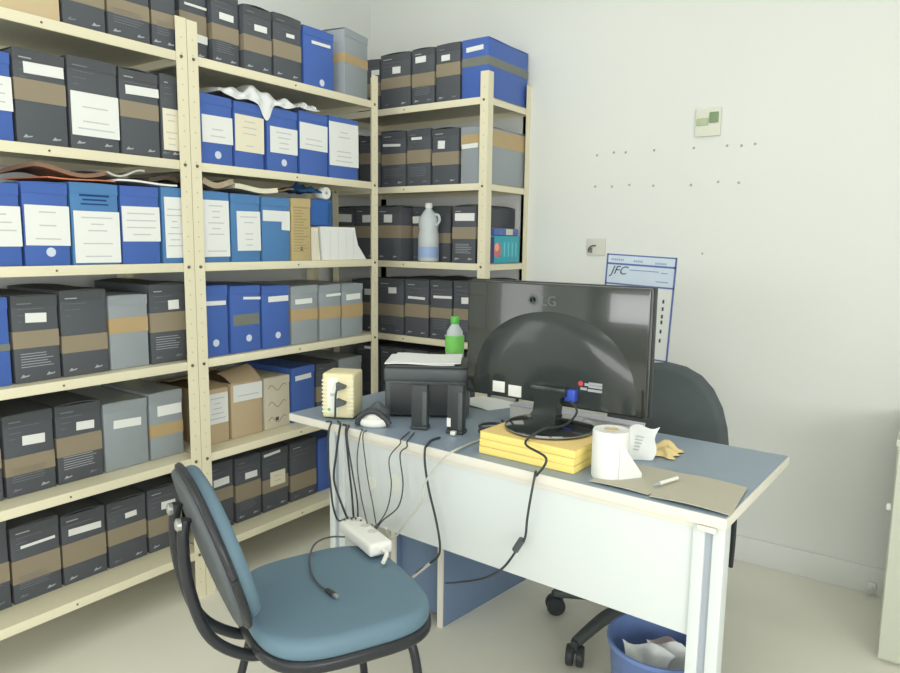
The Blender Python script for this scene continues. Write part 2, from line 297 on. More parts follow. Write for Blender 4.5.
# ------------------------------------------------------------------ archive boxes
BOXES = [
    ('L', 0, 'tan', -2.0447, 0.272, 0.25, [], None, None, 'plain tan carton with open pale edge', {'sb': 0.012}),
    ('L', 0, 'black', -1.8401, 0.1313, 0.25, [], (0.07, 0.104), None, 'black taped file box beside the tan carton', {'sb': 0.012}),
    ('L', 0, 'black', -1.6999, 0.143, 0.25, [], (0.069, 0.114), None, 'black file box with broad brown tape', {'sb': 0.012}),
    ('L', 0, 'black', -1.5801, 0.0896, 0.25, [], (0.069, 0.112), None, 'black file box against the dividing posts', {'sb': 0.012}),
    ('L', 1, 'blue', -2.1131, 0.1208, 0.239, [(-0.043, 0.059, 0.08, 0.171)], None, None, 'blue file box fronted by white sheet', {'sb': 0.012}),
    ('L', 1, 'black', -1.9775, 0.1443, 0.258, [(-0.043, 0.066, 0.192, 0.223)], (0.117, 0.176), None, 'black file box with long white label', {'sb': 0.012}),
    ('L', 1, 'black', -1.8255, 0.1537, 0.268, [(-0.069, 0.076, 0.041, 0.167)], None, None, 'black file box covered by white sheet', {'top': 1, 'sb': 0.012}),
    ('L', 1, 'black', -1.6776, 0.1356, 0.265, [(-0.046, 0.067, 0.188, 0.215)], (0.116, 0.166), None, 'black taped file box with white label', {'sb': 0.012}),
    ('L', 1, 'black', -1.571, 0.0704, 0.273, [(-0.027, 0.034, 0.03, 0.163)], None, None, 'black file box fronted by white sheet', {'sb': 0.012}),
    ('L', 2, 'blue', -2.1206, 0.1356, 0.232, [(-0.05, 0.067, 0.055, 0.166)], None, None, 'deep blue file box with typed sheet', {'sb': 0.012}),
    ('L', 2, 'blue', -1.984, 0.1315, 0.241, [(-0.059, 0.065, 0.058, 0.173)], None, (0.008, 0.039), 'deep blue file box with white finger hole', {'sb': 0.012}),
    ('L', 2, 'light', -1.8393, 0.152, 0.248, [(-0.067, 0.075, 0.006, 0.162)], None, None, 'bright blue file box with tall sheet', {'print': 1, 'sb': 0.012}),
    ('L', 2, 'blue', -1.6919, 0.1361, 0.249, [(-0.063, 0.067, 0.072, 0.183)], None, None, 'deep blue file box with squarish sheet', {'sb': 0.012}),
    ('L', 2, 'light', -1.5708, 0.0949, 0.254, [(-0.035, 0.037, 0.018, 0.22)], None, None, 'bright blue file box against the posts', {'sb': 0.012}),
    ('L', 3, 'blue', -2.1374, 0.1031, 0.256, [], (0.101, 0.121), None, 'blue file box slightly askew', {'sb': 0.05}),
    ('L', 3, 'black', -2.0152, 0.1333, 0.258, [(-0.028, 0.031, 0.176, 0.204)], (0.102, 0.152), None, 'black taped file box with small label', {'txt': 1, 'sb': 0.05}),
    ('L', 3, 'black', -1.8721, 0.1469, 0.267, [], (0.073, 0.126), None, 'black taped file box without label', {'sb': 0.05}),
    ('L', 3, 'gray', -1.726, 0.1385, 0.243, [], (0.118, 0.168), None, 'translucent grey file box', {'sb': 0.05}),
    ('L', 3, 'black', -1.5831, 0.1401, 0.274, [(0.001, 0.042, 0.183, 0.215)], (0.108, 0.174), None, 'black file box with square label', {'txt': 1, 'sb': 0.05}),
    ('L', 4, 'black', -2.1658, 0.1016, 0.29, [], (0.098, 0.157), None, 'black taped file box cut by frame', {'sb': 0.09}),
    ('L', 4, 'black', -2.0375, 0.1468, 0.252, [(-0.02, 0.045, 0.151, 0.18)], (0.065, 0.12), None, 'black taped file box with white label', {'sb': 0.09}),
    ('L', 4, 'black', -1.8872, 0.1479, 0.253, [(-0.009, 0.048, 0.163, 0.19)], (0.087, 0.149), None, 'black file box with higher white label', {'txt': 1, 'sb': 0.09}),
    ('L', 4, 'gray', -1.73, 0.1596, 0.232, [(-0.045, 0.053, 0.14, 0.168)], None, None, 'translucent grey file box with wide label', {'sb': 0.09}),
    ('L', 4, 'gray', -1.5797, 0.1334, 0.24, [(-0.035, 0.059, 0.152, 0.189)], (0.08, 0.124), None, 'translucent grey file box with slanted label', {'sb': 0.09}),
    ('L', 5, 'black', -2.1706, 0.1339, 0.29, [], (0.085, 0.146), None, 'black taped file box at the frame edge', {'sb': 0.12}),
    ('L', 5, 'black', -2.027, 0.1474, 0.247, [(-0.044, 0.058, 0.173, 0.182)], (0.063, 0.137), None, 'black file box with narrow label strip', {'sb': 0.12}),
    ('L', 5, 'black', -1.8765, 0.1474, 0.236, [(-0.05, 0.057, 0.161, 0.183)], (0.062, 0.137), None, 'black file box with large white label', {'sb': 0.12}),
    ('L', 5, 'black', -1.727, 0.1444, 0.233, [(-0.007, 0.035, 0.161, 0.18)], (0.079, 0.136), None, 'black file box with tiny label', {'sb': 0.12}),
    ('L', 5, 'black', -1.582, 0.1379, 0.236, [(-0.015, 0.041, 0.148, 0.176)], (0.059, 0.123), None, 'black file box behind the blue chair', {'sb': 0.12}),
    ('M', 0, 'black', -1.4433, 0.1103, 0.25, [(-0.033, 0.054, 0.173, 0.181), (-0.003, 0.054, 0.06, 0.087)], (0.088, 0.151), None, 'black file box with two pale strips', {'sb': 0.05}),
    ('M', 0, 'black', -1.3262, 0.1178, 0.25, [(-0.026, 0.034, 0.154, 0.177)], (0.081, 0.135), None, 'black taped file box with white label', {'sb': 0.03}),
    ('M', 0, 'black', -1.1983, 0.132, 0.23, [(-0.016, 0.042, 0.146, 0.168)], (0.069, 0.125), None, 'black taped file box with square label', {'sb': 0.012}),
    ('M', 0, 'black', -1.0557, 0.1437, 0.236, [(-0.007, 0.034, 0.158, 0.172)], (0.078, 0.137), None, 'black taped file box with tiny label', {'sb': 0.012}),
    ('M', 0, 'blue', -0.8913, 0.1693, 0.228, [(-0.039, 0.064, 0.165, 0.177)], None, (0.016, 0.023), 'bright blue file box', {'sb': 0.012}),
    ('M', 0, 'gray', -0.67, 0.1787, 0.269, [], (0.13, 0.167), None, 'grey translucent file box at the corner', {'rz': 9, 'sb': 0.012}),
    ('M', 1, 'blue', -1.3959, 0.1478, 0.239, [(-0.054, 0.073, 0.074, 0.167)], None, (0.009, 0.034), 'deep blue file box with white sheet', {'sb': 0.012}),
    ('M', 1, 'blue', -1.249, 0.1372, 0.235, [(-0.063, 0.068, 0.058, 0.188)], None, None, 'blue file box with cream sheet', {'cream': 1, 'sb': 0.012}),
    ('M', 1, 'blue', -1.0903, 0.1562, 0.238, [(-0.061, 0.076, 0.07, 0.167)], None, (0.007, 0.036), 'blue file box below the plastic bag', {'sb': 0.012}),
    ('M', 1, 'blue', -0.9252, 0.158, 0.248, [(-0.076, 0.076, 0.1, 0.203)], None, None, 'blue file box with crisp white sheet', {'sb': 0.012}),
    ('M', 1, 'blue', -0.7503, 0.1802, 0.254, [(-0.088, 0.088, 0.053, 0.231)], None, None, 'blue file box with longest sheet', {'sb': 0.012}),
    ('M', 2, 'light', -1.4082, 0.1225, 0.251, [(-0.051, 0.059, 0.02, 0.219)], None, None, 'light blue file box with tall sheet', {'sb': 0.012}),
    ('M', 2, 'light', -1.2747, 0.1356, 0.249, [(-0.04, 0.067, 0.041, 0.186)], None, None, 'light blue file box with centred sheet', {'sb': 0.012}),
    ('M', 2, 'light', -1.1306, 0.1429, 0.246, [(-0.064, 0.07, 0.153, 0.194), (0.028, 0.07, 0.12, 0.154)], None, None, 'light blue file box with torn label', {'sb': 0.012}),
    ('M', 2, 'kraft', -0.9998, 0.1082, 0.25, [], None, None, 'narrow tan carton with printed columns', {'sb': 0.012}),
    ('M', 3, 'blue', -1.4048, 0.1104, 0.26, [(-0.045, 0.044, 0.187, 0.203)], None, (-0.002, 0.049), 'blue file box with torn strip label', {'sb': 0.03}),
    ('M', 3, 'blue', -1.2712, 0.1434, 0.255, [(-0.01, 0.071, 0.199, 0.209)], (0.103, 0.145), (0.013, 0.052), 'blue file box with tape patch', {'patch': 1, 'sb': 0.03}),
    ('M', 3, 'blue', -1.1241, 0.141, 0.248, [(-0.038, 0.064, 0.183, 0.205)], None, (0.009, 0.049), 'blue file box with triangular label', {'sb': 0.03}),
    ('M', 3, 'gray', -0.97, 0.1511, 0.242, [(-0.053, 0.041, 0.165, 0.186)], (0.097, 0.143), None, 'grey file box with white label', {'sb': 0.03}),
    ('M', 3, 'gray', -0.8234, 0.1303, 0.24, [(-0.024, 0.064, 0.187, 0.198)], (0.093, 0.145), None, 'grey file box with thin label strip', {'sb': 0.03}),
    ('M', 3, 'gray', -0.6835, 0.137, 0.239, [(-0.041, 0.049, 0.165, 0.191)], (0.086, 0.145), None, 'grey file box with slanted label', {'sb': 0.03}),
    ('M', 4, 'card', -1.3715, 0.1171, 0.215, [(-0.043, 0.053, 0.077, 0.194)], None, None, 'brown carton with tall white sheet', {'d': 0.3, 'sb': 0.09}),
    ('M', 4, 'card', -1.2287, 0.1544, 0.224, [(-0.064, 0.076, 0.143, 0.21)], None, None, 'brown open carton with wide white sheet', {'flaps': 1, 'd': 0.3, 'sb': 0.09}),
    ('M', 4, 'cream', -1.0741, 0.1392, 0.217, [], None, None, 'cream file box with faint wave print', {'sb': 0.09}),
    ('M', 4, 'blue', -0.9294, 0.1391, 0.239, [(-0.046, 0.046, 0.181, 0.202)], None, None, 'blue file box with white label', {'sb': 0.09}),
    ('M', 4, 'black', -0.7866, 0.1343, 0.237, [], (0.065, 0.133), None, 'black file box behind the voltage regulator', {'sb': 0.09}),
    ('M', 4, 'gray', -0.6354, 0.1551, 0.241, [], None, None, 'grey file box behind the voltage regulator', {'sb': 0.09}),
    ('M', 5, 'black', -1.3631, 0.127, 0.271, [(-0.028, 0.043, 0.177, 0.206)], (0.116, 0.164), None, 'black file box with low white label', {'sb': 0.095}),
    ('M', 5, 'black', -1.2274, 0.13, 0.266, [(-0.016, 0.044, 0.17, 0.196)], (0.084, 0.154), None, 'black file box with square label', {'sb': 0.095}),
    ('M', 5, 'black', -1.0869, 0.1407, 0.262, [(-0.061, 0.026, 0.238, 0.249), (-0.03, 0.051, 0.102, 0.163)], (0.081, 0.137), None, 'black file box with pasted cream sheet', {'sb': 0.095}),
    ('M', 5, 'black', -0.93, 0.1561, 0.261, [], (0.045, 0.117), None, 'black taped file box without label', {'sb': 0.095}),
    ('M', 5, 'blue', -0.7756, 0.1404, 0.245, [], None, None, 'blue file box behind the desk leg', {'sb': 0.095}),
    ('R', 0, 'black', -0.3068, 0.1384, 0.237, [(0.019, 0.068, 0.162, 0.186)], (0.067, 0.127), None, 'black file box mostly behind grey box', {'sb': 0.012}),
    ('R', 0, 'black', -0.1401, 0.1824, 0.247, [(-0.017, 0.031, 0.155, 0.185)], (0.09, 0.14), None, 'black taped file box with small label', {'sb': 0.012}),
    ('R', 0, 'black', 0.023, 0.132, 0.247, [(-0.044, 0.016, 0.185, 0.212)], (0.079, 0.138), None, 'black taped file box with square label', {'sb': 0.012}),
    ('R', 0, 'black', 0.1615, 0.1338, 0.248, [(-0.036, 0.01, 0.175, 0.2)], (0.109, 0.164), None, 'black taped file box beside blue box', {'sb': 0.012}),
    ('R', 0, 'blue', 0.3037, 0.1399, 0.249, [(-0.045, 0.043, 0.195, 0.215)], (0.133, 0.17), None, 'bright blue taped file box', {'sb': 0.012}),
    ('R', 1, 'black', -0.436, 0.1158, 0.262, [], (0.127, 0.175), None, 'black file box hidden behind blue boxes', {'sb': 0.012}),
    ('R', 1, 'black', -0.303, 0.1369, 0.248, [], (0.115, 0.167), None, 'black taped file box behind the corner post', {'sb': 0.012}),
    ('R', 1, 'black', -0.1522, 0.1518, 0.26, [(-0.063, 0.045, 0.188, 0.2)], (0.103, 0.154), None, 'black taped file box with thin strip', {'sb': 0.012}),
    ('R', 1, 'black', 0.0003, 0.1411, 0.257, [(-0.042, 0.019, 0.209, 0.221)], (0.104, 0.163), None, 'black taped file box with short strip', {'sb': 0.012}),
    ('R', 1, 'black', 0.1518, 0.1504, 0.25, [(-0.041, -0.002, 0.16, 0.195)], (0.088, 0.145), None, 'black taped file box with square label', {'sb': 0.012}),
    ('R', 1, 'gray', 0.3061, 0.1419, 0.246, [(-0.063, 0.021, 0.152, 0.172)], (0.161, 0.233), None, 'grey translucent box with broad brown tape', {'sb': 0.012}),
    ('R', 2, 'black', -0.4708, 0.1264, 0.261, [(-0.06, 0.048, 0.187, 0.226)], (0.106, 0.167), None, 'black file box with wide label', {'sb': 0.012}),
    ('R', 2, 'black', -0.3323, 0.1369, 0.264, [(-0.017, 0.036, 0.184, 0.22)], (0.108, 0.166), None, 'black file box left of the post', {'sb': 0.012}),
    ('R', 2, 'black', -0.1811, 0.1524, 0.261, [(-0.028, 0.023, 0.183, 0.221)], (0.109, 0.169), None, 'black taped file box with square label', {'sb': 0.012}),
    ('R', 2, 'black', -0.0616, 0.0808, 0.259, [(-0.039, 0.005, 0.181, 0.214)], (0.111, 0.168), None, 'black file box behind the clear bottle', {'sb': 0.1, 'd': 0.25}),
    ('R', 2, 'black', 0.0559, 0.1419, 0.261, [], (0.088, 0.135), None, 'black taped file box without label', {'sb': 0.1, 'd': 0.25}),
    ('R', 2, 'black', 0.2599, 0.1306, 0.256, [(-0.049, 0.056, 0.188, 0.222)], (0.108, 0.161), None, 'black file box with torn wide label', {'txt': 1, 'sb': 0.012}),
    ('R', 3, 'black', -0.3458, 0.1562, 0.261, [(0.009, 0.055, 0.184, 0.214)], (0.085, 0.146), None, 'black file box behind grey boxes', {'sb': 0.012}),
    ('R', 3, 'black', -0.1662, 0.1634, 0.273, [(-0.014, 0.037, 0.2, 0.229)], (0.088, 0.147), None, 'black taped file box with square label', {'sb': 0.012}),
    ('R', 3, 'black', -0.0054, 0.1457, 0.275, [(-0.052, 0.05, 0.18, 0.192)], (0.094, 0.156), None, 'black file box with slanted strip', {'sb': 0.012}),
    ('R', 3, 'black', 0.137, 0.1272, 0.276, [(-0.043, 0.063, 0.192, 0.204)], (0.1, 0.147), None, 'black file box with straight strip', {'sb': 0.012}),
    ('R', 3, 'black', 0.2737, 0.135, 0.278, [(-0.021, 0.026, 0.175, 0.204)], (0.101, 0.151), None, 'black file box beside the monitor', {'sb': 0.012}),
    ('R', 4, 'black', -0.3234, 0.1504, 0.289, [(-0.015, 0.062, 0.267, 0.28)], None, None, 'black file box low beside the corner post', {'sb': 0.012}),
    ('R', 4, 'black', -0.1604, 0.1489, 0.289, [], None, None, 'black file box low behind the printer', {'sb': 0.012}),
    ('R', 4, 'black', -0.0059, 0.1474, 0.29, [], None, None, 'second black file box behind the printer', {'sb': 0.012}),
    ('R', 4, 'black', 0.1409, 0.1342, 0.29, [], None, None, 'third black file box behind the printer', {'sb': 0.012}),
]

KM = {'black': BLACK, 'blue': BLUE, 'light': LIGHT, 'gray': GRAY, 'card': CARD, 'tan': TAN, 'kraft': KRAFT, 'cream': CREAM}
KG = {'black': 'black cardboard file boxes', 'blue': 'blue plastic file boxes', 'light': 'blue plastic file boxes', 'gray': 'grey plastic file boxes'}
def hbar(mb, x0, x1, z0, z1, y, m): mb.box(x0, x1, y - .0003, y, z0, z1, m)
def archive_box(kind, wd, d, h, labs, tape, hole, label, loc, rotz, ex):
    rnd = random.Random(label); m = KM[kind]
    nm = {'card': 'cardboard_carton', 'tan': 'cardboard_carton', 'kraft': 'narrow_carton'}.get(kind, 'archive_box')
    t = thing(nm, label, 'box', loc, rotz, KG.get(kind))
    x0, x1 = -wd / 2, wd / 2; lidh = .006
    flaps = ex.get('flaps') or kind == 'card'
    # body with a slight belly
    b = bmesh.new(); V = {}
    nx, nz = 4, 5
    bel = .003 if kind != 'card' else .001
    hb = h - lidh
    MBb = MB()
    MBb.box(x0 + .001, x1 - .001, 0, d, 0, hb, m, bev=.003 if kind in ('blue', 'light', 'gray') else .002)
    if kind == 'card':
        MBb.box(x0 + .006, x1 - .006, .006, d - .006, hb - .002, hb + .0005, mat('box_inside', (120, 100, 76), .8))
    b.free()
    MBb.build('body', t)
    if flaps:
        for s_, (a, bb) in (('front', (0, .09)), ('back', (d, d - .09))):
            up_ = .05 if ex.get('flaps') else .012
            f = MB(); sg = 1 if s_ == 'front' else -1
            f.sheet(lambda u, v, a=a, sg=sg, up_=up_: (x0 + .004 + (wd - .008) * u, a + sg * .085 * v, hb + .003 + up_ * math.sin(v * PI / 2) * (.6 + .4 * u)), 4, 4, .003, CARD)
            f.build('flap', t)
    else:
        arch = rnd.uniform(.002, .012) if kind == 'black' else rnd.uniform(0, .004); sk = rnd.uniform(-.003, .003)
        lm = BLACK2 if kind == 'black' else m
        f = MB()
        f.sheet(lambda u, v: (x0 + .0005 + (wd - .001) * u, d * v, hb + .0035 + arch * math.sin(u * PI) * math.sin(min(1, v * 1.6 + .35) * PI / 2) + sk * (u - .5) + .001 * math.sin(v * 9)), 8, 8, .003, lm)
        f.box(x0 + .0005, x1 - .0005, -.0012, .0, hb - .028, hb + .0015, lm)
        f.build('lid', t)
    if kind == 'black':
        f = MB(); has = False
        for k, (fz, fx) in enumerate(((.90, rnd.uniform(.28, .4)), (.84, rnd.uniform(.5, .8)), (.77, rnd.uniform(.15, .75)), (.70, rnd.uniform(.12, .2)))):
            hbar(f, x0 + .016, x0 + .016 + (wd - .03) * fx, h * fz - (.0016 if k == 0 else .0008), h * fz + (.0018 if k == 0 else .0007), -.0014, WPRINT if k == 0 and rnd.random() < .6 else WPRINTD)
        if ex.get('txt') or rnd.random() < .3:
            for k in range(6): hbar(f, x0 + .018, x0 + .018 + (wd - .036) * rnd.uniform(.75, .98), h * (.33 - .03 * k) - .001, h * (.33 - .03 * k) + .001, -.0006, WPRINT if ex.get('txt') else WPRINTD)
        for sx in (-.30, .26):
            c = sx * wd
            f.prism([(c - .012, -.004), (c - .004, .006), (c + .002, .001), (c + .014, .003), (c + .012, -.001), (c + .002, -.003)], 0, .0006, WPRINT if rnd.random() < .75 else WPRINTD, TR(0, 0, h * .075) @ FRONT)
        f.build('printed_text', t)
    if ex.get('print'):
        f = MB()
        for k, fx in enumerate((.62, .5, .58)): hbar(f, -wd * fx / 2, wd * fx / 2, h * (.83 - .05 * k), h * (.83 - .05 * k) + .006 - k * .001, -.0006, BPRINT)
        f.build('printed_text', t)
    if kind == 'kraft':
        f = MB()
        for k in range(18): hbar(f, x0 + .012, x0 + .012 + (wd - .024) * rnd.uniform(.5, 1), h * .93 - k * .0115, h * .93 - k * .0115 + .004, -.0006, mat('faded_print', (166, 148, 104), .7))
        f.box(-.004, .006, -.0008, 0, .04, .056, INKD)
        f.build('printed_text', t)
    if kind == 'cream':
        f = MB()
        for zc in (.78, .46, .16):
            f.tube([(x0 + .02 + (wd - .04) * i / 10, -.0005, h * zc + .012 * math.sin(i * .9)) for i in range(11)], .0016, mat('faded_print', (166, 148, 104), .7), 5)
        f.box(-.01, .006, -.0008, 0, .03, .045, INKD)
        f.build('printed_text', t)
    if tape:
        a, c = tape; tm = {'black': TAPE, 'gray': TAPEY, 'blue': TAPEG}.get(kind, TAPE); f = MB(); e = .0007
        if ex.get('patch'): f.box(x0 + .012, x1 - .006, -.0008, 0, a, c, tm)
        else:
            if kind == 'blue': tm = TAPEG
            f.box(x0 + .0006 - e * .2, x1 - .0006 + e * .2, -e - .0002, 0.001, a, c, tm); f.box(x0 + .0003, x0 + .0012, -e, d, a, c, tm); f.box(x1 - .0012, x1 - .0003, -e, d, a, c, tm)
        f.build('tape_band', t)
    for (u0, u1, v0, v1) in labs:
        f = MB(); pm = CREAMP if ex.get('cream') or (kind == 'black' and v0 < .15 and u1 - u0 < .09 and v1 - v0 > .05) else PAPER
        tl = rnd.uniform(-.05, .05) if v1 - v0 < .04 and u1 - u0 > .03 else rnd.uniform(-.012, .012)
        cx_, cz_ = (u0 + u1) / 2, (v0 + v1) / 2; Mx = TR(cx_, 0, cz_) @ Matrix.Rotation(tl, 4, 'Y'); hw, hh = (u1 - u0) / 2, (v1 - v0) / 2
        f.box(-hw, hw, -.0022, -.0014, -hh, hh, pm, Mx)
        if v1 - v0 > .06 and u1 - u0 > .05:
            n = int((v1 - v0) / .019)
            for k in range(1, n):
                if rnd.random() < .25: continue
                l = rnd.uniform(.25, .8) * hw; z = hh - k * 2 * hh / n
                f.box(-l, l, -.0025, -.0022, z - .0018, z + .0018, INK, Mx)
        f.build('label', t)
    if hole:
        f = MB(); f.lathe([(.012, 0), (.0135, .0008), (.0135, .0012), (0, .0012)], mat('finger_hole_white', (206, 216, 232), .6), 16, TR(hole[0], 0, hole[1]) @ FRONT); f.build('finger_hole', t)
    return t
ORD = ['first', 'second', 'third', 'fourth', 'fifth', 'sixth', 'seventh', 'eighth', 'ninth']
LEV = {'L': ['top', 'second', 'third', 'fourth', 'fifth', 'lowest'], 'M': ['top', 'second', 'third', 'fourth', 'fifth', 'lowest'], 'R': ['top', 'second', 'third', 'fourth', 'fifth']}
BAYN = {'L': 'left bay', 'M': 'middle bay', 'R': 'corner rack'}
count = {}
for (bay, lv, kind, c, wd, h, labs, tape, hole, look, ex) in BOXES:
    n = count.get((bay, lv), 0); count[(bay, lv)] = n + 1
    lab = '%s, %s on %s shelf of %s' % (look, ORD[n], LEV[bay][lv], BAYN[bay])
    d = min(ex.get('d', .345), (.408 if bay in 'LM' else .362) - ex['sb']); jig = random.uniform(-.006, .006)
    rz = math.radians(ex.get('rz', 0)) + jig
    if bay in 'LM': archive_box(kind, wd - .004, d, h, labs, tape, hole, lab, (DL - ex['sb'] - abs(jig) * .1, c, ZL[lv]), PI / 2 + rz, ex)
    else: archive_box(kind, wd - .004, d, h, labs, tape, hole, lab, (c, -DR + ex['sb'] + .001, ZR[lv]), rz, ex)

# ------------------------------------------------------------------ things on top of the boxes
def crumple(name, label, cat, m, cx, cy, cz, sx, sy, sz, seed, th=.0015, nu=14, nv=10, parts=None):
    rnd = random.Random(seed); ph = [rnd.uniform(0, 6) for _ in range(6)]
    def fn(u, v):
        e = math.sin(u * PI) ** .5 * math.sin(v * PI) ** .5
        return (cx + sx * (u - .5) + .006 * math.sin(v * 17 + ph[0]), cy + sy * (v - .5) + .006 * math.sin(u * 15 + ph[1]),
                cz + .004 + sz * e * (.55 + .25 * math.sin(u * 11 + ph[2] + v * 4) + .2 * math.sin(v * 13 + ph[3] - u * 5)))
    f = MB(); f.sheet(fn, nu * 2, nv * 2, th, m); o = f.build(name); return tag(o, label, cat)
z2 = ZL[1] + .243
def bag(label, y0, y1, zb, hgt, hang, seed):
    rnd = random.Random(seed); p = [rnd.uniform(0, 6) for _ in range(5)]
    def fn(u, v):
        y = y0 + (y1 - y0) * v; ev = math.sin(PI * v) ** .45
        bump = hgt * ev * (.62 + .2 * math.sin(v * 13 + p[0]) + .18 * math.sin(v * 27 + u * 9 + p[1]))
        if u < .62:
            k = u / .62; return (DL - .26 + .235 * k, y, zb + bump * (.35 + .65 * math.sin(k * PI * .62 + .3)))
        k = (u - .62) / .38; z0 = bump * (.35 + .65 * math.sin(PI * .62 + .3)); dr = hang(v) * ev
        return (DL - .025 + .02 * math.sin(min(1, k * 1.6) * PI / 2) + .003 * math.sin(v * 40 + p[2]), y + .004 * math.sin(k * 9 + p[3]), zb + z0 - (z0 + dr) * k)
    f = MB(); f.sheet(fn, 26, 44, .0008, BAG); return tag(f.build('plastic_bag'), label, 'bag')
bag('crumpled white plastic bag on the blue boxes, middle bay', -1.375, -1.02, z2 + .014, .058, lambda v: .012 + .055 * math.exp(-((v - .58) / .07) ** 2) + .012 * math.sin(v * 9) ** 2, 3)
bag('smaller white plastic bag over fourth blue box, middle bay', -1.005, -.90, z2 + .016, .032, lambda v: .006, 5)
def flat_sheet(name, label, cat, m, cx, cy, cz, sx, sy, rz, bend=.01, th=.003, seed=1, grp=None):
    rnd = random.Random(seed); p = rnd.uniform(0, 6); R_ = RZ(rz)
    f = MB(); f.sheet(lambda u, v: TR(cx, cy, cz) @ R_ @ Vector((sx * (u - .5), sy * (v - .5), bend * (1 + math.sin(v * 5 + p + u * 2)) / 2 + th)), 8, 10, th, m)
    return tag(f.build(name), label, cat, grp)
z3 = ZL[2] + .258
flat_sheet('envelope', 'brown envelope on the blue boxes, third shelf of left bay', 'envelope', BROWN, DL - .16, -1.9, z3 + .004, .26, .21, .04, .022, .012, 2)
flat_sheet('paper_folder', 'orange folder edge under the brown envelope, left bay', 'folder', ORANGE, DL - .15, -1.87, z3 - .006, .25, .21, .05, .004, .004, 4)
flat_sheet('document_sheaf', 'pale curled papers beside the brown envelope, left bay', 'paper', mat('grey_paper', (196, 196, 188), .8), DL - .14, -1.722, z3 + .014, .24, .12, -.03, .024, .006, 8)
flat_sheet('document_sheaf', 'white papers on the blue boxes near the posts, left bay', 'paper', PAPER, DL - .14, -1.66, z3 - .003, .26, .21, 0, .006, .006, 6)
flat_sheet('dark_folder', 'dark brown folder on the blue boxes near the posts, left bay', 'folder', mat('dark_folder_card', (84, 72, 64), .7), DL - .15, -1.592, z3 + .008, .24, .11, .02, .012, .014, 12)
flat_sheet('document_sheaf', 'mottled papers on light blue boxes, middle bay', 'paper', mat('mottled_paper', (186, 170, 146), .8, vary=.25, scale=30), DL - .16, -1.38, z3 + .004, .26, .13, .05, .02, .02, 14)
flat_sheet('document_sheaf', 'cream papers on light blue boxes, middle bay', 'paper', CREAMP, DL - .15, -1.2, z3 - .001, .25, .19, -.06, .012, .018, 15)
flat_sheet('cardboard_sheet', 'brown cardboard piece over the tan carton, middle bay', 'cardboard', mat('brown_sheet_card', (158, 134, 104), .7), DL - .16, -1.03, z3 + .014, .2, .1, .0, .012, .006, 16)
# leaning papers, blue pack, roll and dark blue cloth beside the tan carton
zz = ZL[2]
f = MB(); f.sheet(lambda u, v: (DL - .03 - .2 * v, -.93 + .045 * u, zz + .002 + .145 * (1 - v * .12) * (u * .02 + 1) if False else zz + .14 - .0 * v), 2, 2, .001, CREAMP); f.bm.free()
def leaning(name, label, y0, y1, h, th, lean, m, n=1):
    f = MB(); yb = y0
    f._add([], [], m)
    prof = [(y0, 0), (y1, 0), (y1 - lean * .72, h * .45), (y1 - lean * .9, h * .75), (y1 - lean, h), (y0 - lean * .15, h)]
    M_ = Matrix(((0, 0, -1, DL - .022), (1, 0, 0, 0), (0, 1, 0, zz), (0, 0, 0, 1)))
    f.prism(prof, 0, .3, m, M_)
    for k in range(1, 5):
        yk = y0 + (y1 - y0) * k / 5
        f.box(DL - .0222, DL - .0212, yk - .0005 - lean * .1 * k, yk + .0005 - lean * .1 * k, zz + .004, zz + h * .9, INK)
    return tag(f.build(name), label, 'paper')
leaning('paper_bundle', 'narrow cream paper bundle beside the tan carton', -.935, -.885, .135, .05, .012, CREAMP)
leaning('paper_bundle', 'white leaning paper stack below the small blue pack', -.872, -.60, .14, .2, .075, PAPER)
f = MB(); f.box(DL - .13, DL - .028, -.93, -.80, zz + .142, zz + .252, mat('mid_blue_pack', (50, 98, 168), .45, vary=.1), bev=.012)
t = thing('wrapped_pack', 'small blue pack on the leaning papers, middle bay', 'pack', (0, 0, 0)); f.build('wrapper', t)
f = MB(); f.box(DL - .028, DL - .0268, -.832, -.806, zz + .155, zz + .24, DKBLUE); f.build('side_seam', t)
f = MB(); f.lathe([(.008, 0), (.024, 0), (.026, .003), (.026, .045), (.024, .048), (.008, .048), (.008, 0)], PAPER, 20, TR(DL - .07, -.845, zz + .279) @ Matrix.Rotation(PI / 2, 4, 'Y'))
tag(f.build('paper_roll'), 'small white roll on the blue pack, middle bay', 'roll')
crumple('dark_cloth', 'dark blue folded cloth over the tan carton, middle bay', 'cloth', DKBLUE, DL - .09, -.935, zz + .277, .14, .125, .045, 9, .006, 8, 6)

# ------------------------------------------------------------------ right shelf: clear bottle and teal pack
t = thing('spray_bottle', 'clear plastic bottle before black boxes, corner rack', 'bottle', (.035, -DR + .049, ZR[2]))
f = MB(); f.lathe([(.044, 0), (.05, .006), (.05, .12), (.044, .15), (.049, .175), (.044, .205), (.026, .232), (.016, .244), (.016, .252)], CLEAR, 24); f.build('bottle_body', t)
f = MB(); f.lathe([(.018, .25), (.018, .268), (.015, .272), (0, .272)], WHITEPL, 16); f.build('cap', t)
f = MB(); f.tube([(.03, 0, .22), (.056, 0, .215), (.062, 0, .19), (.045, 0, .17)], .007, CLEAR, 8); f.build('handle', t)
f = MB(); f.lathe([(.0508, .02), (.0508, .07)], mat('faded_blue_label', (150, 172, 214), .5), 24); f.build('label', t)
t = thing('wipes_pack', 'teal and navy pack at the open end of corner rack', 'pack', (.335, -.335, ZR[2]))
f = MB(); f.box(0, .042, 0, .275, 0, .125, TEAL, bev=.006); f.build('wrapper', t)
f = MB(); f.box(.002, .04, -.0012, .012, .004, .12, NAVY); f.box(.04, .0428, .002, .045, .003, .12, NAVY); f.build('end_panel', t)
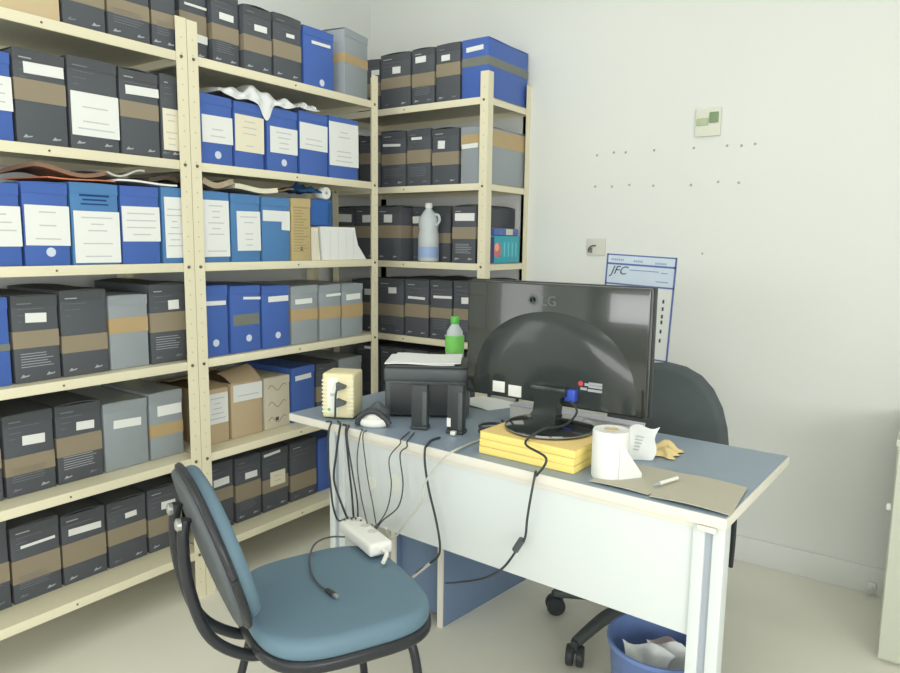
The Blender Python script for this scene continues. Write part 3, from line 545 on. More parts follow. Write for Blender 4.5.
f = MB(); f.lathe([(.035, 0), (.034, .0006), (0, .0008)], PINK, 20, TR(.0425, .075, .06) @ Matrix.Rotation(PI / 2, 4, 'Y'), 1, .9); f.lathe([(.018, 0), (0, .001)], mat('peach_print', (236, 176, 150), .5), 16, TR(.0432, .068, .072) @ Matrix.Rotation(PI / 2, 4, 'Y'))
for y_ in (.13, .165, .2, .235): f.box(.0415, .0424, y_, y_ + .012, .03, .095, mat('pale_teal_print', (110, 196, 206), .4))
f.build('printed_picture', t)
t = thing('wipes_pack', 'blue and pale pack lying on the teal pack, corner rack', 'pack', (.335, -.285, ZR[2] + .1255))
f = MB(); f.box(0, .04, 0, .215, 0, .032, mat('blue_pack_film', (92, 112, 176), .4), bev=.006); f.build('wrapper', t)
f = MB(); f.box(.0385, .0408, .1, .16, .003, .03, mat('pale_print', (206, 206, 190), .5)); f.box(.0385, .0408, .04, .062, .006, .026, LIGHT); f.build('printed_picture', t)

# ------------------------------------------------------------------ back wall things
t = thing('calendar', 'white wall calendar with blue borders behind the monitor', 'calendar', (.795, 0, 1.262), 0)
cal = bpy.data.objects[t.name]; cal.rotation_euler.y = math.radians(2.4)
WC, HC = .314, .45
f = MB(); f.box(0, WC, -.003, -.001, -HC, 0, PAPER); f.build('sheet', t)
f = MB(); f.box(.004, WC - .004, -.0036, -.003, -.04, -.004, CALH); f.box(.004, WC - .004, -.0036, -.003, -.128, -.046, CALH); f.build('header_panel', t)
f = MB()
for (a, b, c, d) in ((0, WC, -.006, 0), (0, WC, -.047, -.039), (0, WC, -.135, -.128), (0, .007, -HC, 0), (WC - .008, WC, -HC, 0), (0, WC, -HC, -HC + .006)): f.box(a, b, -.0042, -.003, c, d, CALB)
f.build('border', t)
f = MB()
text_into(f, 'JFC', .052, INKD, TR(.022, -.0042, -.088) @ FRONT, shear=.35)
for (a, b, z_) in ((.022, .075, -.024), (.125, .165, -.026), (.222, .27, -.03)):
    x_ = a
    while x_ < b: f.box(x_, x_ + .005, -.0042, -.0036, z_ - .005, z_ + .004, mat('faint_blue_ink', (140, 160, 196), .8)); x_ += .0085
for (a, b, z_) in ((.11, .24, -.066), (.25, .28, -.07), (.23, .285, -.108)): f.box(a, b, -.0042, -.0036, z_ - .002, z_ + .002, mat('faint_blue_ink', (140, 160, 196), .8))
for i, z_ in enumerate((-.19, -.222, -.255, -.28, -.32, -.36)):
    for j in range(7): f.box(.028 + j * .04, .036 + j * .04, -.0042, -.003, z_ - .008, z_ + .008, INKD if j == 6 else INK)
f.build('lettering', t)
t = thing('wall_socket', 'ivory wall box with two greenish modules, high on back wall', 'socket', (1.202, 0, 1.795))
f = MB(); f.box(-.05, .05, -.012, 0, -.055, .055, SOCK, bev=.004); f.build('cover_plate', t)
f = MB(); f.box(.006, .042, -.018, -.012, -.004, .038, SOCKG, bev=.003); f.build('module', t)
f = MB(); f.box(-.044, .002, -.016, -.012, -.012, .016, mat('pale_green_module', (176, 190, 156), .4), bev=.003); f.build('module', t)
t = thing('switch_plate', 'square grey switch plate beside the calendar', 'switch', (.74, 0, 1.289))
f = MB(); f.box(-.044, .044, -.008, 0, -.037, .037, mat('grey_plate', (206, 207, 196), .5), bev=.003); f.build('cover_plate', t)
f = MB(); f.tube([(-.034, -.011, -.022), (-.03, -.013, -.006), (-.018, -.012, .004), (.0, -.011, .006)], .0032, DARKC, 6); f.box(-.03, -.016, -.0095, -.008, -.026, -.004, SOCKD); f.build('wire_stub', t)
for row, pts in (('upper', ((.725, 1.693), (.804, 1.701), (.858, 1.698), (.983, 1.699), (1.149, 1.698), (1.28, 1.699), (1.335, 1.696), (1.385, 1.699))),
                 ('lower', ((.722, 1.557), (.801, 1.554), (.881, 1.559), (.987, 1.552), (1.146, 1.55), (1.254, 1.558), (1.334, 1.552)))):
    for (x_, z_) in pts:
        f = MB(); f.lathe([(.0052, 0), (.0045, .003), (.002, .004), (0, .0035)], mat('wall_plug_grey', (168, 172, 160), .6), 10, TR(x_, 0, z_) @ FRONT)
        tag(f.build('wall_screw'), 'small grey screw in the %s row on the white wall' % row, 'screw', '%s row of wall screws' % row)
f = MB(); f.lathe([(.0045, 0), (.0035, .003), (0, .0035)], mat('wall_plug_grey', (168, 172, 160), .6), 10, TR(1.209, 0, 1.269) @ FRONT); tag(f.build('wall_screw'), 'lone grey screw on white wall, right of the calendar', 'screw')

# ------------------------------------------------------------------ low steel cabinet by the wall
t = thing('steel_cabinet', 'low pale green-grey steel cabinet at the right edge', 'cabinet', (1.966, -.484, 0))
f = MB(); f.box(0, .5, 0, .44, .03, .70, CABG, bev=.004); f.build('body', t)
f = MB(); f.box(.004, .496, .004, .43, 0, .03, CABG); f.build('plinth', t)
f = MB(); f.box(-.004, .504, -.006, .444, .70, .722, CABG, bev=.004); f.box(.004, .498, .0, .44, .722, .727, BROWN); f.build('top', t)
f = MB(); f.box(.004, .496, -.012, 0, .012, .69, CABG, bev=.003); dr = f.build('door', t)
f = MB(); f.box(-.014, 0, .004, .02, .492, .512, WHITEPL, bev=.004); f.build('catch', t)
t = thing('cable_clip', 'small white cable clip on baseboard by the steel cabinet', 'clip', (1.915, -.012, .035))
f = MB(); f.box(-.014, .014, -.012, 0, -.012, .014, WHITEPL, bev=.004); f.build('clip_body', t)
f = MB(); f.tube([(0, -.012, 0), (.01, -.02, -.012), (.0, -.02, -.028), (-.014, -.018, -.034)], .0025, PALE, 6); f.build('wire', t)

# ------------------------------------------------------------------ desk
A = math.radians(-2.4); DX, DY = .318, -1.452; ZD = .74
D = thing('office_desk', 'white panelled desk with blue-grey top holding the monitor', 'desk', (DX, DY, 0), A)
f = MB(); f.box(0, 1.398, 0, .565, .714, .7385, EDGE, bev=.003); top = f.build('tabletop', D)
f = MB(); f.box(.003, 1.395, .003, .562, .738, ZD, DESKB); o = f.build('laminate', top); o['label'] = 'blue-grey laminate surface'
f = MB(); f.box(.205, 1.334, .016, .034, .447, .713, DESKW, bev=.002); f.box(.205, 1.334, .012, .016, .700, .713, EDGE); f.build('modesty_panel', D)
for x_ in (.182, 1.327):
    f = MB(); f.box(x_, x_ + .026, .008, .05, .02, .714, DESKW, bev=.003); f.box(x_ + .026, x_ + .042, .014, .05, .02, .714, GROOVE); f.box(x_ + .042, x_ + .068, .008, .05, .02, .714, DESKW, bev=.003)
    l = f.build('leg', D)
    f = MB(); f.box(x_, x_ + .068, .0, .16, 0, .02, RUB, bev=.004); f.build('foot', l)
f = MB(); f.box(1.338, 1.378, -.002, .006, .700, .713, EDGE, bev=.003); f.build('bracket', D)
for (x_, z_, s_) in ((.36, .58, .02), (.455, .6, .026)):
    f = MB(); f.lathe([(s_, 0), (s_ * .8, .0004), (0, .0005)], mat('faint_stain', (219, 223, 212), .6), 14, TR(x_, .0155, z_) @ FRONT); f.build('stain', D)
t = thing('floor_stand', 'low dark blue stand with pale edges under the desk', 'stand', (.745, -1.173, 0), math.radians(-7))
for x_ in (-.25, -.02):
    f = MB(); f.box(x_, x_ + .02, .008, .485, 0, .285, DESKP); f.box(x_ - .0005, x_ + .0205, 0, .008, 0, .285, EDGE); f.build('side_panel', t)
f = MB(); f.box(-.25, 0, .008, .485, .285, .303, DESKP); f.box(-.25, 0, 0, .008, .285, .303, EDGE); f.build('top_panel', t)
f = MB(); f.box(-.23, -.02, .03, .045, .02, .285, DESKP); f.build('back_panel', t)

# ------------------------------------------------------------------ things on the desk
def dz(e=0): return ZD + e
# voltage regulator
t = thing('voltage_regulator', 'cream voltage regulator with two black plugs, desk corner', 'regulator', (.484, -1.374, dz()), math.radians(26))
f = MB(); f.box(-.052, .052, -.045, .06, .004, .148, CREAMPL, bev=.01, seg=3); f.build('housing', t)
f = MB()
for k in range(9):
    for sx in (-.052, .030): f.box(sx, sx + .022, -.0465, -.044, .022 + k * .0125, .027 + k * .0125, CREAMP)
f.build('vent_rib', t)
f = MB(); f.box(-.034, .002, -.0475, -.044, .02, .135, WHITEPL, bev=.001); f.box(-.024, -.008, -.048, -.047, .075, .085, INK); f.build('front_panel', t)
f = MB(); f.lathe([(.005, 0), (.005, .001), (0, .001)], GREEN, 12, TR(-.028, -.0475, .032) @ FRONT); f.build('indicator', t)
for z_ in (.108, .056):
    f = MB(); f.prism([(-.014, -.013), (.012, -.004), (.014, .004), (-.014, .014)], -.012, .012, RUBM, TR(.016, -.056, z_) @ FRONT); f.build('plug', t)
f = MB(); f.tube([(.004, -.06, .108), (.0, -.066, .08), (-.002, -.064, .04), (-.004, -.062, .006)], .0034, RUB, 7); f.build('plug_cord', t)
for k, x_ in enumerate((-.04, .04)):
    f = MB(); f.box(x_ - .008, x_ + .008, -.03, .05, 0, .005, RUB); f.build('foot', t)
# mouse
t = thing('handheld_scanner', 'black and white curved handheld device beside the cream regulator', 'scanner', (.645, -1.40, dz()), math.radians(30))
f = MB(); f.pad([(.048 * math.cos(a) * 1, .034 * math.sin(a)) for a in [2 * PI * k / 28 for k in range(28)]], 0, .026, .012, WHITEPL, dome=.018); f.build('body', t)
f = MB(); f.tube([(-.05, -.012, .006), (-.042, -.014, .03), (-.02, -.012, .046), (.008, -.012, .046), (.034, -.014, .028), (.05, -.016, .008)], .0095, RUB, 10); f.build('grip_band', t)
f = MB(); f.pad([(.04 * math.cos(a), .04 * math.sin(a) + .05) for a in [2 * PI * k / 24 for k in range(24)]], 0, .045, .014, RUBM, dome=.02); f.build('back_shell', t)
# printer
ang = math.atan2(.133, .209)
t = thing('printer', 'black desktop printer seen from behind, white paper on top', 'printer', (.714, -1.226, dz()), ang)
f = MB(); f.box(-.136, .136, 0, .2, .006, .135, RUBM, bev=.012, seg=3); f.box(-.14, .14, -.004, .205, .115, .163, RUBM, bev=.014, seg=3); f.build('housing', t)
f = MB(); f.box(-.118, .118, -.0035, .002, .015, .112, RUB, bev=.002); f.build('rear_panel', t)
f = MB(); f.box(-.13, .13, .0, .19, .162, .170, RUB, bev=.003); f.build('scanner_lid', t)
for x_ in (-.1, .1):
    f = MB(); f.lathe([(.012, 0), (.012, .007)], RUB, 12, TR(x_, .03, 0)); f.build('foot', t)
R_ = RZ(ang); base = TR(.714, -1.226, dz())
def onp(x, y, z): return base @ R_ @ Vector((x, y, z))
for k in range(2):
    f = MB(); f.sheet(lambda u, v: onp(-.138 + .225 * u + .02 * k, .01 + .185 * v, .175 + .004 * k + .002 * math.sin(u * 6 + k)), 6, 4, .003, PAPER)
    tag(f.build('paper_sheaf'), ('white paper sheaf lying on the printer' if k == 0 else 'top white paper sheaf on the printer'), 'paper')
# bottle with a green cap
t = thing('drink_bottle', 'clear drink bottle with green cap and label behind printer', 'bottle', (.632, -.955, dz()))
f = MB(); f.lathe([(.028, 0), (.033, .006), (.033, .16), (.033, .215), (.028, .25), (.014, .272), (.0125, .28)], CLEAR, 20); f.build('bottle_body', t)
f = MB(); f.lathe([(.0145, .276), (.0155, .28), (.0155, .298), (.013, .302), (0, .302)], GREEN, 16); f.build('cap', t)
f = MB(); f.lathe([(.0336, .175), (.0336, .235)], mat('light_green_label', (126, 208, 100), .45, vary=.15, scale=30), 20); f.build('label', t)
# two upright black devices
for (x_, y_, a_, hh, nm, lb) in ((.779, -1.345, .4, .138, 'upright_device', 'black upright device standing before the printer middle'), (.893, -1.318, .25, .148, 'upright_device', 'black upright device with white sticker, nearer the monitor')):
    t = thing(nm, lb, 'device', (x_, y_, dz()), a_)
    f = MB(); f.box(-.025, .025, -.012, .022, .008, hh, RUB, bev=.006); f.build('housing', t)
    f = MB(); f.box(-.027, .027, -.016, .026, 0, .012, RUB, bev=.004); f.build('stand', t)
    f = MB(); f.box(.010, .024, -.0145, .0, .015, hh - .02, RUBM, bev=.003); f.build('side_rib', t)
    if hh > .14:
        f = MB(); f.box(-.024, -.012, -.0135, -.0115, .022, .048, WHITEPL); f.build('sticker', t)
        f = MB(); f.box(-.006, .010, -.034, -.018, .002, .014, WHITEPL, bev=.003); f.build('plug', t)
# loose sheet
f = MB(); f.sheet(lambda u, v: (.62 + .20 * u + .06 * v * 1, -.985 + .14 * v - .035 * u, dz(.001) + .004 * math.sin(u * 3)), 6, 4, .001, PAPER); tag(f.build('paper_sheet'), 'loose white sheet on the desk behind monitor stand', 'paper')
# headset / coiled black lead near the books
f = MB(); pts = []
for k in range(26): a = k / 25 * 2 * PI * 2.2; pts.append((.985 + .032 * math.cos(a), -1.265 + .045 * math.sin(a), dz(.006) + .0012 * k))
f.tube(pts, .0042, RUB, 8, sub=3); tag(f.build('coiled_cable'), 'coiled black cable beside the yellow pads', 'cable')
# yellow pads
for k in range(3):
    nmn = ('bottom', 'middle', 'topmost')[k]
    t = thing('paper_pad', 'thick yellow-edged paper pad, %s of the stack under the monitor' % nmn, 'pad', (1.198 + .002 * k, -1.335 - .001 * k, dz(.0003) + .0205 * k), A + (.012, -.006, 0)[k], 'yellow pads under the monitor')
    f = MB(); f.box(-.142, .142, -.108, .108, 0, .0198, YEL, bev=.003); f.build('pages', t)
    f = MB(); f.box(-.1425, .1425, -.1085, .1085, .0194, .0203, YEL2); f.build('cover', t)
# monitor
MX, MY, MZ = 1.13, -1.19, dz(.0625)
t = thing('computer_monitor', 'black glossy computer monitor seen from behind on the desk', 'monitor', (MX, MY, MZ))
W2, ZB, ZT = .288, .037, .387
f = MB(); f.box(-W2, W2, 0, .03, ZB, ZT, GLOSS, bev=.006, seg=3); f.build('rear_shell', t)
f = MB(); f.box(-W2 - .003, W2 + .003, .028, .046, ZB - .003, ZT + .003, RUB, bev=.004); bz = f.build('bezel', t)
f = MB(); f.box(-W2 + .016, W2 - .016, .0455, .0465, ZB + .02, ZT - .016, GLOSS2); f.build('screen', bz)
# raised dome with a sloped shoulder
def arch(rx, rz_, n=40): return [(rx * math.cos(PI - PI * k / n), ZB + .008 + rz_ * math.sin(PI * k / n) ** .8) for k in range(n + 1)]
f = MB(); a0 = arch(.262, .262); a1 = arch(.235, .238); a2 = arch(.165, .205)
V = []; n = len(a0)
for lp, y_ in ((a0, -.0002), (a1, -.012), (a2, -.015)): V += [(p[0], y_, p[1]) for p in lp]
F = []
for i in range(2):
    for k in range(n - 1): F.append((i * n + k, i * n + k + 1, (i + 1) * n + k + 1, (i + 1) * n + k))
F.append(tuple(2 * n + k for k in range(n))); F.append(tuple([0, n, 2 * n] + [3 * n - 1, 2 * n - 1, n - 1]))
f._add(V, F, GLOSS2, None, True); f.build('rear_dome', t)
f = MB(); f.lathe([(.017, 0), (.017, .0008), (.0, .001)], SILVER, 24, TR(-.060, 0, .338) @ FRONT); f.lathe([(.0115, .001), (.0115, .0016), (.009, .0016), (.009, .001)], RUBM, 20, TR(-.060, 0, .338) @ FRONT)
f.box(-.062, -.0585, -.002, -.0008, .331, .345, RUBM); f.box(-.0585, -.051, -.002, -.0008, .331, .334, RUBM)
text_into(f, 'LG', .04, SILVER, TR(-.033, -.0008, .324) @ FRONT, .0008); f.build('maker_emblem', t)
f = MB(); f.lathe([(.0075, 0), (.0075, .0008), (0, .001)], RED, 14, TR(.106, -.0152, .115) @ FRONT)
for (a, b, z_) in ((.118, .13, .114), (.13, .17, .118), (.13, .17, .110), (.106, .125, .101), (.128, .17, .099)): f.box(a, b, -.0158, -.015, z_ - .0035, z_ + .0035, WPRINT)
f.build('rating_sticker', t)
for (a, b, c_, d_) in ((-.181, -.139, .055, .088), (-.126, -.082, .048, .082)):
    f = MB(); f.box(a, b, -.0165, -.0006, c_, d_, WHITEPL, bev=.001); f.build('white_sticker', t)
f = MB(); f.box(.066, .098, -.034, -.012, .062, .096, VGAB, bev=.003); f.build('video_plug', t)
f = MB(); f.prism([(-.055, .09), (.055, .09), (.036, .055), (.033, .02), (.05, .004), (-.062, .004), (-.04, .025), (-.036, .055)], -.01, .028, GLOSS2, TR(.02, -.03, 0) @ FRONT)
f.box(-.035, .075, -.05, .0, .075, .10, GLOSS2, bev=.004); f.build('stand_neck', t)
f = MB(); f.lathe([(.118, 0), (.122, .004), (.121, .010), (.11, .0135), (.05, .018), (0, .019)], GLOSS, 40, TR(.062, -.105, 0), 1, 1.06); f.build('stand_base', t)
f = MB(); f.lathe([(.1225, .0045), (.1235, .006), (.1225, .0075)], mat('chrome_rim', (150, 154, 154), .2, .6), 40, TR(.062, -.105, 0), 1, 1.06); f.build('rim', t)
# white flat box behind the monitor
t = thing('flat_box', 'long white flat box on the desk behind the monitor stand', 'box', (1.15, -1.06, dz()), -.02)
f = MB(); f.box(-.215, .215, -.02, .03, 0, .046, WHITEPL, bev=.003); f.build('body', t)
f = MB(); f.box(-.216, .216, -.021, .031, .046, .05, mat('lavender_grey_card', (206, 206, 216), .6), bev=.001); f.build('lid', t)
# paper roll with loose tail
t = thing('paper_towel_roll', 'upright white paper roll beside the yellow pads', 'roll', (1.412, -1.405, dz()))
f = MB(); f.lathe([(.016, 0), (.043, 0), (.0445, .004), (.0445, .115), (.043, .119), (.018, .119), (.016, .117), (.016, 0)], PAPER, 32); f.build('paper', t)
f = MB(); f.lathe([(.0175, .1185), (.0175, .1205), (.0155, .1205), (.0155, .002)], mat('cardboard_core', (206, 192, 160), .7), 24); f.build('core', t)
f = MB(); f.sheet(lambda u, v: (.036 + .038 * u, -.03 + .05 * u, .002 + (.10 - .085 * u) * v + .0), 6, 5, .001, PAPER); f.build('loose_tail', t)
f = MB(); f.sheet(lambda u, v: (1.393 + .062 * u + .004 * math.sin(v * 7), -1.265 + .05 * u + .03 * v + .004 * math.sin(v * 9 + u * 5), dz(.002) + .092 * v * (.92 + .08 * math.sin(u * 6))), 10, 8, .0012, PAPER)
for k in range(5): f.box(1.412, 1.426 + .002 * k, -1.2475 + .0035 * k, -1.2465 + .0035 * k, dz(.03 + .008 * k), dz(.033 + .008 * k), INK)
tag(f.build('crumpled_paper'), 'crumpled white paper standing behind the paper roll', 'paper')
crumple('crumpled_wrapper', 'crumpled cream yellow wrapper behind the paper roll', 'wrapper', mat('cream_yellow_paper', (226, 204, 146), .7, vary=.12, scale=30), 1.44, -1.13, dz(), .11, .1, .035, 21, .002, 8, 8)
# beige folder and pen
t = thing('card_folder', 'open beige card folder at the near desk corner', 'folder', (1.565, -1.395, dz(.0006)), A - .0)
f = MB(); f.sheet(lambda u, v: (-.172 + .147 * u + .03 * v * 1, -.088 + .19 * v, .004 + .003 * math.sin(u * 3)), 6, 4, .002, BEIGE); f.build('left_cover', t)
f = MB(); f.sheet(lambda u, v: (-.02 + .178 * u - .02 * v, -.094 + .2 * v, .004 + .004 * math.sin(u * 3.1)), 6, 4, .002, BEIGE); f.build('right_cover', t)
f = MB(); f.tube([(1.54, -1.42, dz(.014)), (1.562, -1.355, dz(.014))], .0045, WHITEPL, 10, smooth_path=False)
pn = thing('marker_pen', 'white pen lying on the beige folder', 'pen'); f.build('barrel', pn)
f = MB(); f.tube([(1.5335, -1.438, dz(.014)), (1.54, -1.42, dz(.014))], [.002, .0047], GROOVE, 10, smooth_path=False); f.build('tip', pn)

# ------------------------------------------------------------------ cables
CABLES = {'regulator power cord': ('black', 0.0032, [(0.505, -1.468, 0.7442), (0.522, -1.462, 0.744), (0.527, -1.478, 0.72), (0.522, -1.478, 0.642), (0.53, -1.478, 0.563), (0.542, -1.479, 0.485), (0.564, -1.48, 0.442), (0.708, -1.599, 0.519)]), 'thick twin': ('black', 0.0036, [(0.534, -1.445, 0.7446), (0.562, -1.464, 0.7446), (0.572, -1.48, 0.722), (0.558, -1.479, 0.65), (0.548, -1.479, 0.567), (0.583, -1.481, 0.495), (0.614, -1.482, 0.449), (0.719, -1.582, 0.519)]), 'third': ('black', 0.0032, [(0.572, -1.462, 0.7442), (0.589, -1.465, 0.744), (0.594, -1.473, 0.723), (0.606, -1.474, 0.628), (0.619, -1.475, 0.536), (0.627, -1.475, 0.459), (0.728, -1.575, 0.519)]), 'fourth': ('black', 0.0026, [(0.584, -1.452, 0.7436), (0.601, -1.466, 0.744), (0.607, -1.482, 0.719), (0.628, -1.483, 0.617), (0.649, -1.484, 0.528), (0.653, -1.484, 0.465), (0.749, -1.576, 0.519)]), 'mouse lead': ('dark', 0.0019, [(0.646, -1.462, 0.7429), (0.659, -1.469, 0.743), (0.663, -1.485, 0.729), (0.65, -1.484, 0.653), (0.662, -1.485, 0.562), (0.683, -1.486, 0.489), (0.777, -1.581, 0.519)]), 'thin': ('dark', 0.0019, [(0.666, -1.462, 0.7429), (0.673, -1.469, 0.743), (0.675, -1.486, 0.725), (0.696, -1.487, 0.601), (0.716, -1.488, 0.529), (0.728, -1.488, 0.473), (0.823, -1.588, 0.519)]), 'box lead': ('dark', 0.0022, [(0.799, -1.399, 0.7432), (0.837, -1.478, 0.743), (0.849, -1.495, 0.732), (0.823, -1.493, 0.704), (0.835, -1.494, 0.618), (0.816, -1.493, 0.548), (0.757, -1.49, 0.493), (0.724, -1.488, 0.453), (0.806, -1.576, 0.519)]), 'box lead two': ('dark', 0.0019, [(0.781, -1.4, 0.7429), (0.812, -1.477, 0.743), (0.823, -1.493, 0.736), (0.788, -1.499, 0.688), (0.796, -1.499, 0.609), (0.777, -1.498, 0.529), (0.728, -1.495, 0.464), (0.792, -1.578, 0.519)]), 'power lead': ('black', 0.0034, [(0.891, -1.395, 0.7444), (0.889, -1.436, 0.7444), (0.909, -1.482, 0.744), (0.915, -1.498, 0.737), (0.916, -1.498, 0.694), (0.931, -1.499, 0.626), (0.957, -1.5, 0.546), (0.972, -1.501, 0.479), (0.966, -1.501, 0.445), (0.938, -1.5, 0.416), (0.903, -1.5, 0.385), (0.878, -1.5, 0.357)]), 'white lead': ('pale', 0.003, [(0.999, -1.312, 0.744), (0.994, -1.393, 0.744), (1.009, -1.503, 0.75), (0.969, -1.51, 0.708), (0.924, -1.508, 0.647), (0.913, -1.507, 0.593), (0.855, -1.504, 0.513), (0.801, -1.501, 0.45), (0.841, -1.575, 0.519)]), 'vga': ('black', 0.0032, [(1.223, -1.24, 0.872), (1.253, -1.26, 0.849), (1.252, -1.33, 0.827), (1.225, -1.4, 0.826), (1.207, -1.462, 0.8), (1.296, -1.518, 0.792), (1.272, -1.517, 0.7442), (1.259, -1.5, 0.744), (1.255, -1.516, 0.677), (1.248, -1.516, 0.624), (1.243, -1.515, 0.576), (1.224, -1.514, 0.544), (1.18, -1.512, 0.477), (1.054, -1.4, 0.366), (0.905, -1.3, 0.268), (0.781, -1.2, 0.186)]), 'usb': ('dark', 0.0026, [(0.732, -1.623, 0.481), (0.699, -1.649, 0.481), (0.696, -1.7, 0.481), (0.742, -1.766, 0.481), (0.81, -1.827, 0.481), (0.875, -1.862, 0.481), (0.92, -1.871, 0.481)]), 'ferrite': (1.229, -1.515, 0.553)}

CL = {'regulator power cord': 'thin black cord hanging outermost at the desk corner', 'thick twin': 'thick black cord falling from the regulator, second at the corner',
      'third': 'black cord falling below the regulator plugs', 'fourth': 'black cord falling just beside the curved device', 'mouse lead': 'thin grey lead hanging below the curved device, nearer the regulator',
      'thin': 'thin grey lead hanging below the curved device, nearer the printer', 'box lead': 'grey lead looping from the middle upright device', 'box lead two': 'thinner grey lead curling below the printer',
      'power lead': 'black lead hanging from the stickered upright device to the floor gap', 'white lead': 'pale lead sweeping over desk edge toward the power strip',
      'vga': 'black monitor cable with ferrite bead draped over yellow pads', 'usb': 'black cord with bright plug curled on the blue chair'}
for k, (m, r, pts) in CABLES.items():
    if k == 'ferrite': continue
    t = thing('cable', CL[k], 'cable', (0, 0, 0), 0, 'cables')
    f = MB(); f.tube(pts, r, CM[m], 7, sub=6); f.build('lead', t)
    if k == 'vga':
        q = Vector(CABLES['ferrite']); f = MB(); f.tube([q + Vector((.006, 0, .016)), q + Vector((-.014, .002, -.018))], .009, RUBM, 10, smooth_path=False); f.build('ferrite_bead', t)
    if k == 'usb':
        p, q = Vector(pts[-2]), Vector(pts[-1]); dv = (q - p).normalized()
        f = MB(); f.tube([q - dv * .012, q + dv * .016], .0065, RUB, 8, smooth_path=False); f.build('plug', t)
        f = MB(); f.tube([q + dv * .016, q + dv * .03], .0048, mat('plug_metal', (200, 202, 200), .25, .7), 4, smooth_path=False); f.build('connector', t)
    if k == 'power lead':
        p, q = Vector(pts[-3]), Vector(pts[-1]); f = MB(); f.tube([p, (p + q) / 2, q], .0042, PALE, 7); f.build('plug', t)
# power strip
t = thing('power_strip', 'white power strip resting on the front of the blue chair', 'power strip', (.80, -1.612, .478), math.radians(-22))
f = MB(); f.box(-.105, .095, -.035, .035, 0, .036, WHITEPL, bev=.012, seg=3); f.build('housing', t)
for x_ in (-.075, -.03, .015):
    f = MB(); f.lathe([(.013, 0), (.013, .0015), (.008, .0015), (0, .0005)], mat('outlet_grey', (206, 206, 196), .5), 14, TR(x_, .012, .036)); f.build('outlet', t)
f = MB(); f.tube([(.092, 0, .018), (.115, .004, .016), (.13, -.008, .010), (.142, -.02, .006)], .006, WHITEPL, 8); f.build('cord_grip', t)

# ------------------------------------------------------------------ blue chair
CANG = math.radians(66)
def chair_at(): return (.885, -1.835, 0)
t = thing('upholstered_chair', 'blue padded chair with black tube frame before the desk', 'chair', chair_at(), CANG - PI / 2)
def sell(hx, hy, e, n=48, taper=0):
    out = []
    for k in range(n):
        a = 2 * PI * k / n; c, s_ = math.cos(a), math.sin(a)
        x_ = hx * math.copysign(abs(c) ** (2 / e), c); y_ = hy * math.copysign(abs(s_) ** (2 / e), s_)
        out.append((x_ * (1 + taper * y_ / hy), y_))
    return out
f = MB(); f.pad(sell(.222, .208, 3.4, taper=.04), .415, .468, .022, CHAIRB, dome=.006, rings=6); f.build('seat', t)
f = MB(); f.pad(sell(.226, .212, 3.4, taper=.04), .392, .424, .012, TUBE); o = f.build('seat_shell', t)
BT = TR(0, -.262, .648) @ Matrix.Rotation(math.radians(17), 4, 'X')
bo = [(x_ * (1 - .14 * (y_ / .165) if y_ > 0 else 1), y_) for (x_, y_) in sell(.195, .165, 2.6)]
f = MB(); f.pad(bo, -.02, .022, .018, CHAIRB, BT @ FRONT @ Matrix.Rotation(PI, 4, 'Y'), dome=.01); f.build('backrest', t)
f = MB(); f.pad([(a * 1.03, b * 1.03) for a, b in bo], .012, .034, .010, SHELLC, BT @ FRONT, dome=.006); sh = f.build('back_shell', t)
f = MB(); lp = [BT @ Vector((a * 1.04, -.014, b * 1.04)) for a, b in bo]; f.tube(lp + [lp[0]], .009, TUBE, 8, sub=2); f.build('back_rim', sh)
for sx in (-.05, .05):
    f = MB(); f.tube([(sx, -.335, .725), (sx, -.342, .68), (sx, -.335, .58), (sx, -.30, .46), (sx, -.235, .395), (sx, -.16, .372), (sx, .02, .376)], .0125, TUBE, 10, sub=6); f.build('support_tube', t)
for sx in (-.05, .05):
    f = MB(); f.lathe([(.014, 0), (.014, .008), (.008, .012), (0, .012)], mat('bolt_steel', (170, 172, 168), .3, .6), 12, TR(sx, -.345, .715) @ FRONT); f.build('bolt', t)
for (sx, y0, y1) in ((-1, .13, .185), (1, .13, .185), (-1, -.12, -.215), (1, -.12, -.215)):
    f = MB(); f.tube([(sx * .06, y0, .382), (sx * .14, y0, .38), (sx * .172, y0 + (y1 - y0) * .15, .355), (sx * .185, y0 + (y1 - y0) * .4, .25), (sx * .205, y1, .012)], .011, TUBE, 10, sub=6); l = f.build('leg', t)
    f = MB(); f.lathe([(.014, 0), (.015, .004), (.013, .03)], RUB, 12, TR(sx * .205, y1, 0)); f.build('foot_cap', l)
f = MB(); f.box(-.09, .09, -.13, .12, .374, .392, mat('plywood_underside', (150, 126, 100), .7)); f.build('underside_plate', t)


# ------------------------------------------------------------------ office chair behind the desk
t = thing('office_chair', 'dark grey office chair on castors behind the desk', 'chair', (1.275, -.84, 0), math.radians(180))
def selli(hx, hy, e, n=36):
    out = []
    for k in range(n):
        a = 2 * PI * k / n; c, s_ = math.cos(a), math.sin(a)
        out.append((hx * math.copysign(abs(c) ** (2 / e), c), hy * math.copysign(abs(s_) ** (2 / e), s_)))
    return out
f = MB(); f.pad(selli(.24, .23, 3.2), .42, .50, .03, FABRIC, dome=.012); f.build('seat', t)
bk = [(x_, z_) for (x_, z_) in [(-.19, .46), (.19, .46), (.215, .5), (.222, .56), (.22, .62), (.21, .69), (.19, .76), (.157, .82), (.115, .862), (.06, .888), (.0, .897), (-.06, .888), (-.115, .862), (-.157, .82), (-.19, .76), (-.21, .69), (-.22, .62), (-.222, .56), (-.215, .5)]]
f = MB(); f.pad(bk, -.035, .035, .03, FABRIC, TR(0, -.27, 0) @ FRONT, dome=.012); f.build('backrest', t)
f = MB(); f.tube([(0, -.1, .40), (0, -.31, .41), (0, -.325, .5), (0, -.315, .6)], .02, RUB, 8); f.build('back_bar', t)
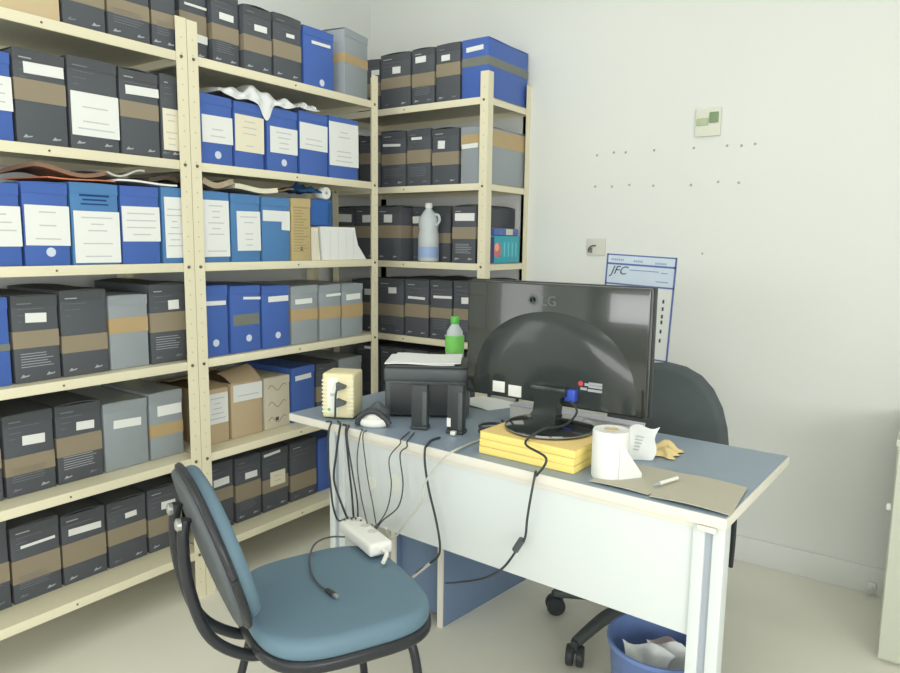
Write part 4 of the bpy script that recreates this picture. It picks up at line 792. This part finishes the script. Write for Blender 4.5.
f = MB(); f.lathe([(.03, .09), (.03, .24), (.022, .25), (.022, .42)], RUB, 16); f.build('gas_column', t)
hub = Vector((0, 0, .1))
for k in range(5):
    a = math.radians(2 + 72 * k)
    dv = Vector((math.cos(a), math.sin(a), 0)); p = dv * .265
    f = MB(); f.tube([hub, hub + dv * .12 + Vector((0, 0, .01)), p + Vector((0, 0, .075))], [.026, .017], RUBM, 8); l = f.build('base_arm', t)
    f = MB()
    for sx in (-1, 1):
        f.lathe([(.014, -.011), (.030, -.011), (.033, -.006), (.033, .006), (.030, .011), (.014, .011)], RUB, 16, TR(p.x, p.y, .033) @ RZ(a + .6) @ TR(0, sx * .016, 0) @ Matrix.Rotation(PI / 2, 4, 'X'))
    f.box(p.x - .012, p.x + .012, p.y - .012, p.y + .012, .045, .085, RUB, bev=.004); f.build('castor', l)
f = MB(); f.tube([(-.225, -.32, .52), (-.238, -.325, .45), (-.242, -.325, .3), (-.24, -.325, .19)], [.012, .009], RUB, 6); f.build('strap', t)

# ------------------------------------------------------------------ waste bin
BX, BY = 1.53, -1.30
t = thing('waste_bin', 'blue plastic waste bin under the desk', 'bin', (BX, BY, 0))
f = MB(); f.lathe([(.1, 0), (.105, .004), (.13, .29), (.137, .295), (.137, .305), (.131, .305), (.126, .29), (.096, .01), (0, .008)], BINB, 36); f.build('bucket', t)
for k, (x_, y_, z_, s_) in enumerate(((-.02, -.05, .2, .13), (.02, .0, .19, .13), (.01, .05, .17, .13))):
    rnd = random.Random(k); ph = [rnd.uniform(0, 6) for _ in range(4)]
    f = MB(); f.sheet(lambda u, v: (BX + x_ + s_ * (u - .5) * (.6 + .4 * v), BY + y_ + .02 * (v - .5) + .009 * math.sin(u * 9 + ph[0]), z_ + .1 * v + .015 * math.sin(u * 7 + v * 5 + ph[1])), 10, 8, .0012, PAPER if k < 2 else mat('pinkish_paper', (222, 206, 206), .8))
    tag(f.build('crumpled_paper'), ('tallest crumpled white paper inside the blue bin', 'second crumpled white paper in the blue bin', 'pinkish crumpled paper inside the blue bin')[k], 'paper')
